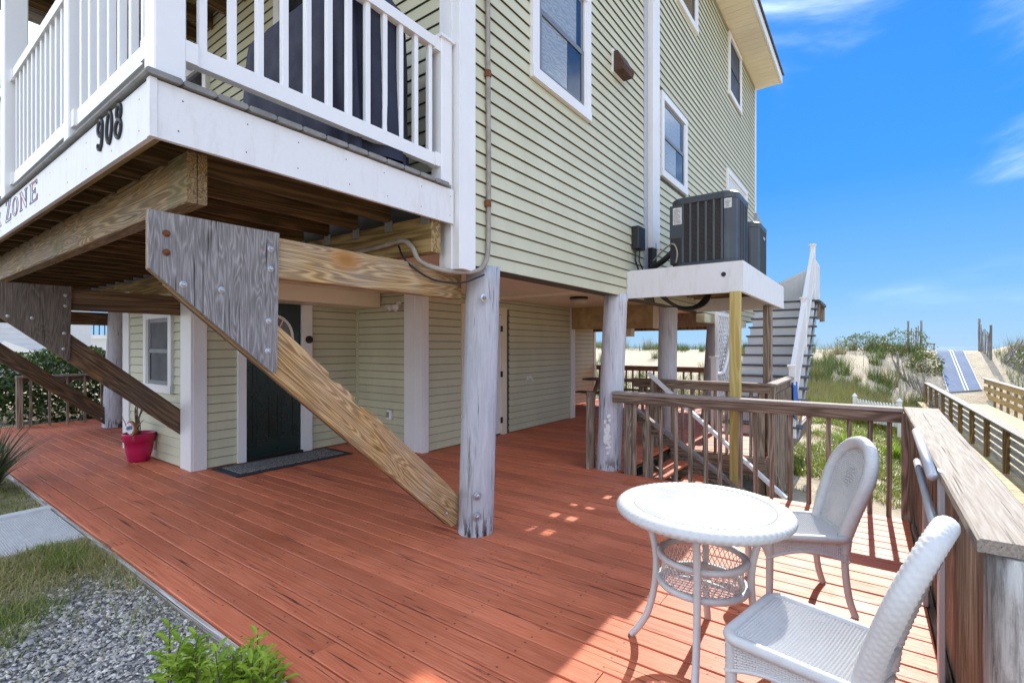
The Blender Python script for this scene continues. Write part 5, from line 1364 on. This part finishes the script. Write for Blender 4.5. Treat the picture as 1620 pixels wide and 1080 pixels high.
# blue beach mat over the dune
bmx = MB(); NB = 26
def mat_pt(f, side, dz=0):
    y = 31.9+f*(38.6-31.9); xl = 2.98+.0*f; xr = 4.26-.06*f
    x = xl+(xr-xl)*side
    return (x, y+.55*side, max(ground_z(x, y+.55*side), ground_z(x+.2, y))+.05+dz)
for i in range(NB+1):
    for j in range(7): bmx.v.append(mat_pt(i/NB, j/6))
for i in range(NB):
    for j in range(6): bmx.f.append((i*7+j, i*7+j+1, (i+1)*7+j+1, (i+1)*7+j))
bl = thing('beach_mat', (3.7, 34, 0), 'blue roll-out beach mat with white stripes climbing over the dune', 'beach mat')
o_ = bmx.build('sheet', 'blue_mat', bl, True)
for s0, s1 in ((.0, .02), (.50, .535), (.59, .625), (.98, 1.0)):
    m_ = MB()
    for i in range(NB+1): m_.v += [mat_pt(i/NB, s0, .016), mat_pt(i/NB, s1, .016)]
    for i in range(NB): m_.f.append((2*i, 2*i+1, 2*i+3, 2*i+2))
    m_.build('stripe', 'mat_stripe', bl)

# ------------------------------------------------------------------ fences on the dune
pfz = thing('picket_fence', (.1, 19.3, -.9), 'short white picket fence panel with two pointed posts on the sand', 'fence')
pa, pb = Vector((-.47, 19.87, 0)), Vector((.66, 18.73, 0)); zg = -1.0
for q in (pa, pb):
    MB().cbox(q.x-.055, q.x+.055, q.y-.055, q.y+.055, zg-.2, -.14).add([(q.x-.075, q.y-.075, -.14), (q.x+.075, q.y-.075, -.14), (q.x+.075, q.y+.075, -.14), (q.x-.075, q.y+.075, -.14), (q.x, q.y, -.03)], [(0,1,4),(1,2,4),(2,3,4),(3,0,4),(3,2,1,0)]).build('post', 'white', pfz)
for i in range(14):
    q = pa.lerp(pb, (i+1)/15); d = (pb-pa).normalized(); s = d*.032; z1 = -.20+.03*math.sin(i/13*math.pi)*-1
    n_ = Vector((-d.y, d.x, 0))*.012
    pts = [q-s+Vector((0, 0, zg+.08)), q+s+Vector((0, 0, zg+.08)), q+s+Vector((0, 0, z1-.05)), q+Vector((0, 0, z1)), q-s+Vector((0, 0, z1-.05))]
    MB().add([p-n_ for p in pts]+[p+n_ for p in pts], [(0,1,2,3,4),(9,8,7,6,5),(0,5,6,1),(1,6,7,2),(2,7,8,3),(3,8,9,4),(4,9,5,0)]).build('picket', 'white', pfz)
for z in (-.82, -.36): MB().bar((pa.x, pa.y+.02, z), (pb.x, pb.y+.02, z), .03, .07).build('rail', 'white', pfz)
def snow_fence(label, pts, h, lean, n, seed, zoff=0, posts=True, lat=(0, 0)):
    rs = random.Random(seed)
    t = thing('snow_fence', (pts[0][0], pts[0][1], 0), label, 'fence', 'weathered snow fences on the dune')
    P = [Vector((p[0], p[1], 0)) for p in pts]; ls = [0]
    for i in range(1, len(P)): ls.append(ls[-1]+(P[i]-P[i-1]).length)
    wires = [[], []]
    for i in range(n):
        s = ls[-1]*i/(n-1); k = 0
        while k < len(P)-2 and ls[k+1] < s: k += 1
        q = P[k].lerp(P[k+1], (s-ls[k])/(ls[k+1]-ls[k])); z = ground_z(q.x, q.y)+zoff
        hh = h*rs.uniform(.75, 1.08); a = Vector((q.x, q.y, z-.15)); b = a+Vector((lean[0]+rs.gauss(0, .05), lean[1]+rs.gauss(0, .05), hh+.15))
        MB().bar(a, b, .042, .012, (0.3, 1, 0)).build('lath', 'snow_fence', t)
        for w_, f in ((0, .35), (1, .8)): wires[w_].append(a.lerp(b, f))
    for w_ in wires: MB().tube(w_, .006, 4).build('wire', 'rust', t)
    if posts:
        for i in range(0, len(P)):
            z = ground_z(P[i].x, P[i].y)+zoff; MB().tube([(P[i].x, P[i].y, z-.3), (P[i].x+lean[0]*.2, P[i].y, z+h*1.25)], .055, 7).build('post', 'snow_fence', t)
    return t
snow_fence('cluster of upright snow fence laths left of the blue mat crest', [(1.75, 38.2), (2.35, 38.0)], 1.45, (0, 0), 9, 1)
snow_fence('sagging snow fence with thick posts left of the blue mat', [(1.15, 33.4), (2.1, 31.5), (2.55, 29.3), (2.2, 26.0)], .95, (-.35, .1), 46, 2)
snow_fence('upright snow fence right of the blue mat crest', [(4.95, 38.6), (5.15, 36.6)], 1.5, (0, 0), 13, 3, posts=True)
snow_fence('collapsed leaning snow fence right of the blue mat', [(5.35, 36.2), (5.9, 33.5), (6.6, 31.2), (7.6, 29.5)], 1.25, (.75, .35), 64, 4, posts=False)
snow_fence('low half buried snow fence left of the white picket panel', [(-3.2, 20.9), (-1.9, 20.6), (-.6, 20.2)], .50, (.22, 0), 32, 5, posts=False)
bk = thing('dune_bench', (2.75, 38.9, 1.2), 'grey weathered bench end poking above the dune shrubs', 'bench')
MB().cbox(2.45, 3.05, 38.7, 39.1, 1.62, 1.68).build('seat', 'snow_fence', bk)
for x_ in (2.5, 3.0): MB().cbox(x_-.03, x_+.03, 38.85, 38.95, .9, 1.62).build('leg', 'snow_fence', bk)

# ------------------------------------------------------------------ plants
def blade(mb, x, y, z, h, lean, ang, w, seg=3, droop=.5):
    c, s = math.cos(ang), math.sin(ang); px, py = -s*w/2, c*w/2; b = len(mb.v)
    for i in range(seg+1):
        f = i/seg; r = lean*h*(f**1.6); zz = z+h*(f-droop*lean*f*f*.6); k = 1-f*.92
        mb.v += [(x+c*r-px*k, y+s*r-py*k, zz), (x+c*r+px*k, y+s*r+py*k, zz)]
    for i in range(seg): mb.f.append((b+2*i, b+2*i+1, b+2*i+3, b+2*i+2))
def tuft_mesh(n, h, spread, lean, w, seed, seg=3):
    rs = random.Random(seed); mb = MB()
    for i in range(n):
        a = rs.uniform(0, 6.283); r = spread*math.sqrt(rs.random())
        blade(mb, r*math.cos(a), r*math.sin(a), -.05, h*rs.uniform(.45, 1.1), rs.uniform(.1, lean), a+rs.gauss(0, .7), w*rs.uniform(.7, 1.2), seg)
    return mb
def leafy(mb, cx, cy, cz, rx, ry, rz, n, size, rs, flat=.3):
    for i in range(n):
        while True:
            d = Vector((rs.uniform(-1, 1), rs.uniform(-1, 1), rs.uniform(-.55, 1)))
            if .1 < d.length < 1: break
        k = d.length; d = d.normalized()*(.25+.75*k**.5)
        lump = 1+.38*mnoise.noise(Vector((d.x*2.1+cx, d.y*2.1+cy, d.z*2.1)))+.18*mnoise.noise(Vector((d.x*5+cx, d.y*5, d.z*5)))
        p = Vector((cx+d.x*rx*lump, cy+d.y*ry*lump, cz+d.z*rz*lump))
        u = Vector((rs.gauss(0, 1), rs.gauss(0, 1), rs.gauss(0, .6))).normalized(); v = u.cross(Vector((rs.gauss(0, 1), rs.gauss(0, 1), rs.gauss(0, 1)))).normalized()
        L = size*rs.uniform(.6, 1.3); W = L*.42
        mb.add([p-u*L/2, p+v*W/2, p+u*L/2, p-v*W/2], [(0, 1, 2, 3)])
def shrub(name, label, x, y, rx, ry, rz, n, size, mat, seed, group=None, cat='shrub', zc=None):
    rs = random.Random(seed); z = ground_z(x, y) if zc is None else zc
    t = thing(name, (x, y, z), label, cat, group)
    mb = MB(); leafy(mb, x, y, z+rz*.45, rx, ry, rz, n, size, rs); mb.build('foliage', mat, t)
    st = MB()
    for i in range(6):
        a = rs.uniform(0, 6.28); st.tube([(x+.05*math.cos(a), y+.05*math.sin(a), z-.1), (x+rx*.3*math.cos(a), y+ry*.3*math.sin(a), z+rz*.4), (x+rx*.6*math.cos(a), y+ry*.6*math.sin(a), z+rz*.9)], [.03*rx+.01, .02*rx, .005], 5)
    st.build('stem', 'stem_dry', t)
    return t
shrub('evergreen_bush', 'big dark glossy bush behind the railing at the left edge', -15.2, 3.6, 1.9, 3.4, 1.25, 30000, .125, 'bush', 11, zc=-.35)
shrub('evergreen_bush', 'sunny green bush in the gap beside the far left pile', -24, 10.5, 2.2, 2.0, 1.3, 2600, .25, 'bayberry', 12, zc=-.6)
for i, (x, y, rx, ry, rz, lab) in enumerate([(1.25, 36.6, 1.5, 1.1, 1.0, 'bayberry shrub on the dune crest below the lath cluster'), (-.4, 37.4, 1.3, .9, .75, 'bayberry shrub on the dune crest left of the lath cluster'), (2.3, 34.6, .8, .7, .75, 'small bright shrub beside the left edge of the blue mat'),
        (6.9, 34.2, 1.3, 1.1, .85, 'bayberry shrub at the right edge above the fallen snow fence'), (8.6, 31.0, 1.3, 1.2, .8, 'bayberry shrub at the right edge beyond the golden railing'), (-10.2, 21.5, .9, .8, .6, 'bright shrub seen between the piles under the house'), (-15.5, 27.5, 1.0, .9, .8, 'dark shrub on the dune top seen left of the third pile')]):
    shrub('bayberry_shrub', lab, x, y, rx, ry, rz, 2200, .11, 'bayberry', 30+i, 'bayberry shrubs on the dune')
# tall grass clumps, each a plant of its own
tmesh = []
for k in range(5):
    me = tuft_mesh(150, .95, .26, .75, .016, 50+k).mesh('grass_clump'); me.materials.append(MAT['dune_grass' if k % 2 else 'dune_grass2']); tmesh.append(me)
rs = random.Random(5)
clumps = [(-2.0, 34.0), (-1.2, 31.0), (-.9, 28.5), (.15, 33.8), (-2.9, 27.3), (-3.5, 29.8), (-.2, 27.0), (1.3, 29.5), (1.7, 27.6), (-4.5, 33), (.7, 31.2), (-3.3, 36.8), (-1.0, 37.6), (-5.2, 37.5), (-6.8, 35.6),
          (-9, 25), (-11, 28), (-13.5, 24), (-12, 33), (-15, 31), (-1.8, 25.5), (.9, 26.2), (-.6, 30.2), (.4, 29.2), (-2.3, 29.5), (1.9, 30.3), (-3.0, 32.6), (-1.6, 35.6), (.4, 35.2), (-17.5, 29), (-8, 30), (-19, 34), (-14, 36.8), (-10, 37), (2.2, 24.5), (6.2, 36.9), (7.3, 33), (7.6, 36.5), (5.9, 30.5), (-22, 30), (-20, 25.5), (-7.2, 38), (-16.5, 38)]
for i, (x, y) in enumerate(clumps):
    o = bpy.data.objects.new('dune_grass_clump', tmesh[i % 5]); COL.objects.link(o); s = rs.uniform(.75, 1.35)
    o.location = (x, y, ground_z(x, y)); o.scale = (s, s, s*rs.uniform(.85, 1.15)); o.rotation_euler = (0, 0, rs.uniform(0, 6))
    tag(o, *(('tuft of tall dune grass on the sand slope left of the blue mat', 'grass clump', 'tall grass tufts left of the blue mat') if -7 < x < 3 else ('tuft of tall dune grass right of the blue mat by the fallen fence', 'grass clump', 'tall grass tufts right of the blue mat') if x > 3 else ('tuft of tall dune grass glimpsed between the piles under the house', 'grass clump', 'tall grass tufts seen between the piles')))
# dense meadow of grass in front of the dune: nobody could count it
def meadow(name, mat, n, region, h, w, seed, lean=.8, dens=None):
    rs = random.Random(seed); mb = MB(); k = 0; tries = 0
    while k < n and tries < n*12:
        tries += 1
        x, y = region(rs)
        if dens is not None and rs.random() > dens(x, y): continue
        blade(mb, x, y, ground_z(x, y)-.02, h*rs.uniform(.4, 1.15), rs.uniform(.1, lean), rs.uniform(0, 6.28), w*rs.uniform(.7, 1.3), 2); k += 1
    tag(mb.build(name, mat), kind='stuff')
def dn(sc_, thr, off=0): return lambda x, y: 1.0 if mnoise.noise(Vector((x*sc_+off, y*sc_, 2.2+off))) > thr else .03
meadow('meadow_grass', 'dune_grass2', 24000, lambda r: (r.uniform(-6, 2.0), r.uniform(19.5, 28.0)), .80, .018, 71, dens=dn(.5, -.25))
meadow('meadow_grass', 'lush_grass', 22000, lambda r: (r.uniform(-6, 2.0), r.uniform(19.2, 27.5)), .70, .020, 72, dens=dn(.6, -.12, 5))
meadow('slope_grass', 'dune_grass', 9000, lambda r: (r.uniform(-7, 2.4), r.uniform(26.5, 33)), .75, .020, 70, dens=dn(.55, .10, 6))
meadow('meadow_grass', 'dune_grass', 9000, lambda r: (r.uniform(-24, -4), r.uniform(17, 30)), .75, .022, 73, dens=dn(.4, -.05, 9))
meadow('ground_cover', 'lush_grass', 26000, lambda r: (r.uniform(-3.0, 1.9), r.uniform(10.6, 19.6)), .22, .022, 74, 1.3, dens=dn(1.1, -.10, 3))
meadow('ground_cover', 'straw', 6000, lambda r: (r.uniform(-3.0, 1.9), r.uniform(9.5, 19.6)), .16, .016, 75, 1.4, dens=dn(1.0, .05, 7))
meadow('crest_grass', 'dune_grass', 11000, lambda r: (r.uniform(-24, 2.4), r.gauss(38.0, .9)), .62, .022, 76, dens=dn(.35, -.12, 1))
meadow('crest_grass', 'dune_grass', 3500, lambda r: (r.uniform(5.4, 12), r.uniform(27.5, 38)), .72, .020, 77, dens=dn(.5, -.2, 2))
meadow('rear_grass', 'dune_grass2', 5000, lambda r: (r.uniform(-22, -3), r.uniform(13.5, 18)), .55, .02, 78, dens=dn(.5, -.1, 4))
meadow('left_grass', 'lush_grass', 5000, lambda r: (r.uniform(-26, -14), r.uniform(6, 14)), .35, .03, 79)
lg = MB(); rs = random.Random(9)
for c in ((.45, 15.2), (-.45, 14.8)):
    for i in range(90):
        a = rs.uniform(0, 6.28); blade(lg, c[0]+rs.gauss(0, .1), c[1]+rs.gauss(0, .1), ground_z(*c), rs.uniform(.35, .7), rs.uniform(.2, .9), a, .045, 3)
iris = lg.build('iris_clump', 'weed'); tag(iris, 'bright green strap leaved clump beyond the wooden railing', 'plant')

# front yard
def yard(n, region, h, w, seed, name, mat, dens=None, lean=1.0):
    rs = random.Random(seed); mb = MB(); k = 0; t_ = 0
    while k < n and t_ < n*14:
        t_ += 1; x, y = region(rs)
        if y > 1.155 or (-6.28 < x < -5.03): continue
        if dens is not None and rs.random() > dens(x, y): continue
        blade(mb, x, y, ground_z(x, y)-.01, h*rs.uniform(.35, 1.2), rs.uniform(.2, lean), rs.uniform(0, 6.28), w*rs.uniform(.7, 1.3), 2); k += 1
    tag(mb.build(name, mat), kind='stuff')
def gz_mix(x, y):
    v = mnoise.noise(Vector((x*1.7, y*1.7, 0)))
    return max(.03, min(1, (-x-3.45+v*.9-(1.15-y)*.15)))
yard(12000, lambda r: (r.uniform(-5.6, -3.0), r.uniform(-.3, 1.15)), .105, .0065, 81, 'yard_grass', 'straw', gz_mix, 1.5)
yard(11000, lambda r: (r.uniform(-5.6, -3.0), r.uniform(-.3, 1.15)), .10, .0065, 82, 'yard_grass', 'lawn', lambda x, y: gz_mix(x, y)*(1 if mnoise.noise(Vector((x*2.3+4, y*2.3, 0))) > .05 else .12), 1.2)
yard(11000, lambda r: (r.uniform(-10.5, -6.25), r.uniform(-.6, 1.15)), .075, .0075, 83, 'lawn_patch', 'lawn', None, 1.1)
yard(3000, lambda r: (r.uniform(-10.5, -6.25), r.uniform(-.6, 1.15)), .075, .0075, 84, 'lawn_patch', 'straw', None, 1.3)
yard(1600, lambda r: (r.uniform(-4.4, -1.9), 1.155-abs(r.gauss(0, .10))), .05, .005, 85, 'edge_litter', 'straw', None, 2.0)
# gravel: bed and stones
gb = MB()
for j in range(13):
    for i in range(25):
        x = -4.3+i*.16; y = -.8+j*.163; gb.v.append((x, min(y, 1.16), ground_z(x, min(y, 1.16))+.006+.006*mnoise.noise(Vector((x*3, y*3, 0)))))
for j in range(12):
    for i in range(24): gb.f.append((j*25+i, j*25+i+1, (j+1)*25+i+1, (j+1)*25+i))
tag(gb.build('gravel_bed', 'gravel_bed', None, True), kind='structure')
gs = MB(); rs = random.Random(21); k = 0
while k < 17000:
    x, y = rs.uniform(-4.6, -1.5), rs.uniform(.0, 1.15)
    dens_ = min(1, max(0, (x+4.55)*1.1+.5*mnoise.noise(Vector((x*2, y*2, 5)))))
    if rs.random() > dens_: continue
    k += 1
    s = rs.uniform(.0048, .0118)*rs.choice((.7, 1, 1, 1, 1.4, 1.8)); z = ground_z(x, y)+.010+rs.uniform(0, .006)
    ax = Matrix.Rotation(rs.uniform(0, 6.28), 3, 'Z') @ Matrix.Rotation(rs.gauss(0, .45), 3, 'X')
    e = [Vector((1.2*s, 0, 0)), Vector((.15*s, .8*s, .1*s)), Vector((-1.1*s, .15*s, 0)), Vector((-.1*s, -.8*s, -.05*s)), Vector((.1*s, .1*s, .55*s)), Vector((-.1*s, 0, -.5*s))]
    e = [ax @ (v*rs.uniform(.75, 1.2))+Vector((x, y, z)) for v in e]
    gs.add(e, [(0, 1, 4), (1, 2, 4), (2, 3, 4), (3, 0, 4), (1, 0, 5), (2, 1, 5), (3, 2, 5), (0, 3, 5)])
tag(gs.build('gravel', 'gravel'), kind='stuff')
# ramp at the deck edge
rmp = thing('access_ramp', (-5.6, .5, -.05), 'light grey ribbed ramp panel meeting the red deck at the left', 'ramp')
th_ = math.atan2(-.47, -.735)
def rot(px, py): return (px, py)
A, B = Vector((-5.005, 1.150, 0)), Vector((-6.20, 1.150, 0)); dv = Vector((-.05, -1, 0)).normalized()
def quadbox(mb, a, b, d, L, z0, z1, sl=0):
    q = [a, b, b+d*L, a+d*L]; zz = [0, 0, -sl, -sl]
    mb.add([(p.x, p.y, z0+z_) for p, z_ in zip(q, zz)]+[(p.x, p.y, z1+z_) for p, z_ in zip(q, zz)], [(3,2,1,0)[::-1],(4,5,6,7)[::-1],(0,1,5,4)[::-1],(1,2,6,5)[::-1],(2,3,7,6)[::-1],(3,0,4,7)[::-1]])
m_ = MB(); quadbox(m_, A, B, dv, 1.6, -.09, -.012, .05); m_.build('side_frame', 'ramp_side', rmp)
tb = MB()
for i in range(110):
    a = A+Vector((-.012, 0, 0))+dv*(.004+i*.0145); b = B+Vector((.10, 0, 0))+dv*(.004+i*.0145); z = .004-.05*(i*.0145)/1.6
    quadbox(tb, a, b, dv, .0105, -.02, z-.003)
tag(tb.build('tread_rib', 'ramp', rmp), kind='stuff')
m_ = MB(); quadbox(m_, B+Vector((.10, 0, 0)), B, dv, 1.6, -.03, .022, .05); m_.build('edge_curb', 'ramp', rmp)
# yucca and weeds
yk = thing('yucca_plant', (-7.75, .95, -.1), 'spiky yucca with long stiff leaves at the left edge of the deck', 'plant')
rs = random.Random(31); yb_ = MB()
for i in range(130):
    a = rs.uniform(0, 6.28); blade(yb_, -7.62+.06*math.cos(a), .93+.06*math.sin(a), -.06, rs.uniform(.45, .85), rs.uniform(.1, 1.1), a, .042, 4, .3)
yb_.build('leaves', 'yucca', yk)
yb2 = MB()
for i in range(14):
    a = rs.uniform(-.5, .5); blade(yb2, -7.55, 1.0, .0, .10+rs.uniform(0, .1), rs.uniform(3, 6.5), a, .02, 4, .05)
yb2.build('dead_leaves', 'stem_dry', yk)
def weed_plant(x, y, stems, seed, label):
    rs = random.Random(seed); z = ground_z(x, y); t = thing('weed_plant', (x, y, z), label, 'weed', 'bright weeds beside the deck edge')
    s_ = MB(); l_ = MB()
    for i in range(stems):
        a = rs.uniform(0, 6.28); h = rs.uniform(.12, .29); bx_, by_ = x+.05*rs.gauss(0, 1), y+.05*rs.gauss(0, 1); ln_ = rs.uniform(.05, .35)
        tip = Vector((bx_+math.cos(a)*h*ln_, by_+math.sin(a)*h*ln_, z+h)); base = Vector((bx_, by_, z-.02))
        s_.tube([base, base.lerp(tip, .5)+Vector((0, 0, .015)), tip], [.004, .003, .002], 5)
        nl = int(9+h*38)
        for k in range(nl):
            f = .18+.82*k/nl; p = base.lerp(tip, f); b_ = k*2.4+rs.uniform(-.3, .3); L = rs.uniform(.085, .145)*(1.1-.45*f); up_ = .35+.55*f
            d = Vector((math.cos(b_), math.sin(b_), up_)).normalized(); sd = d.cross(Vector((0, 0, 1))).normalized()*L*.12; dn_ = Vector((0, 0, -1))
            q0, q1, q2, q3 = p, p+d*L*.35+Vector((0, 0, .006)), p+d*L*.7+dn_*L*.04, p+d*L+dn_*L*.22
            b0 = len(l_.v); up2 = Vector((0, 0, .004))
            l_.v += [tuple(q0), tuple(q1-sd+up2), tuple(q1), tuple(q1+sd+up2), tuple(q2-sd*.8+up2), tuple(q2), tuple(q2+sd*.8+up2), tuple(q3)]
            l_.f += [(b0, b0+2, b0+1), (b0, b0+3, b0+2), (b0+1, b0+2, b0+5, b0+4), (b0+2, b0+3, b0+6, b0+5), (b0+4, b0+5, b0+7), (b0+5, b0+6, b0+7)]
    s_.build('stem', 'seed', t); l_.build('leaves', 'weed', t)
weed_plant(-2.17, 1.03, 15, 41, 'bright green leafy weed rising over the deck edge at the bottom')
weed_plant(-2.44, .90, 11, 42, 'bright green leafy weed in the gravel left of the taller weed')

# ------------------------------------------------------------------ neighbour house far left
nb = thing('neighbour_house', (-30, 4, 0), 'pale neighbouring house with porch stairs glimpsed behind the left brackets', 'house')
MB().box(-34, -28, -6, 6.6, .55, 5.2).build('wall', 'nbr', nb)
nbs = MB()
for i in range(22): nbs.box(-28, -27.985, -6, 6.6, .62+i*.2, .76+i*.2)
tag(nbs.build('siding_courses', 'nbr', nb), kind='stuff')
MB().box(-27.98, -27.9, -6, 6.6, .30, .62).build('band', 'nbr_grey', nb)
MB().box(-28, -27.96, .6, 1.8, 1.9, 3.2).build('window', 'glass_dark', nb)
for y_ in (-2, 1, 4, 6.3): MB().cbox(-28.2, -28.0, y_-.1, y_+.1, -.5, .55).build('pile', 'bw_post', nb)
MB().bar((-26.8, 3.6, 1.5), (-26.8, 7.4, -.4), .10, .5).build('stair_stringer', 'white', nb)
for i in range(9): MB().box(-27.9, -26.8, 3.7+i*.4, 4.05+i*.4, 1.42-i*.2, 1.46-i*.2).build('tread', 'nbr_grey', nb)
hn2 = thing('distant_building', (-44, 12, 0), 'far pale building with dark balcony railings behind the left pile', 'building')
MB().box(-50, -44, 3, 14.5, 0, 2.05).build('wall', 'nbr', hn2)
MB().box(-44, -43.9, 3, 14.5, 2.05, 2.30).build('band', 'white', hn2)
for i in range(24): MB().box(-43.2, -43.15, 7+i*.3, 7.06+i*.3, 2.3, 3.2).build('baluster', 'bronze', hn2)
MB().box(-43.22, -43.12, 7, 14.3, 3.2, 3.28).build('rail', 'bronze', hn2)
MB().box(-44.0, -43.95, 9.2, 9.7, 3.6, 4.6).build('blue_sign', 'blue_cloth', hn2)

bpy.context.view_layer.update()
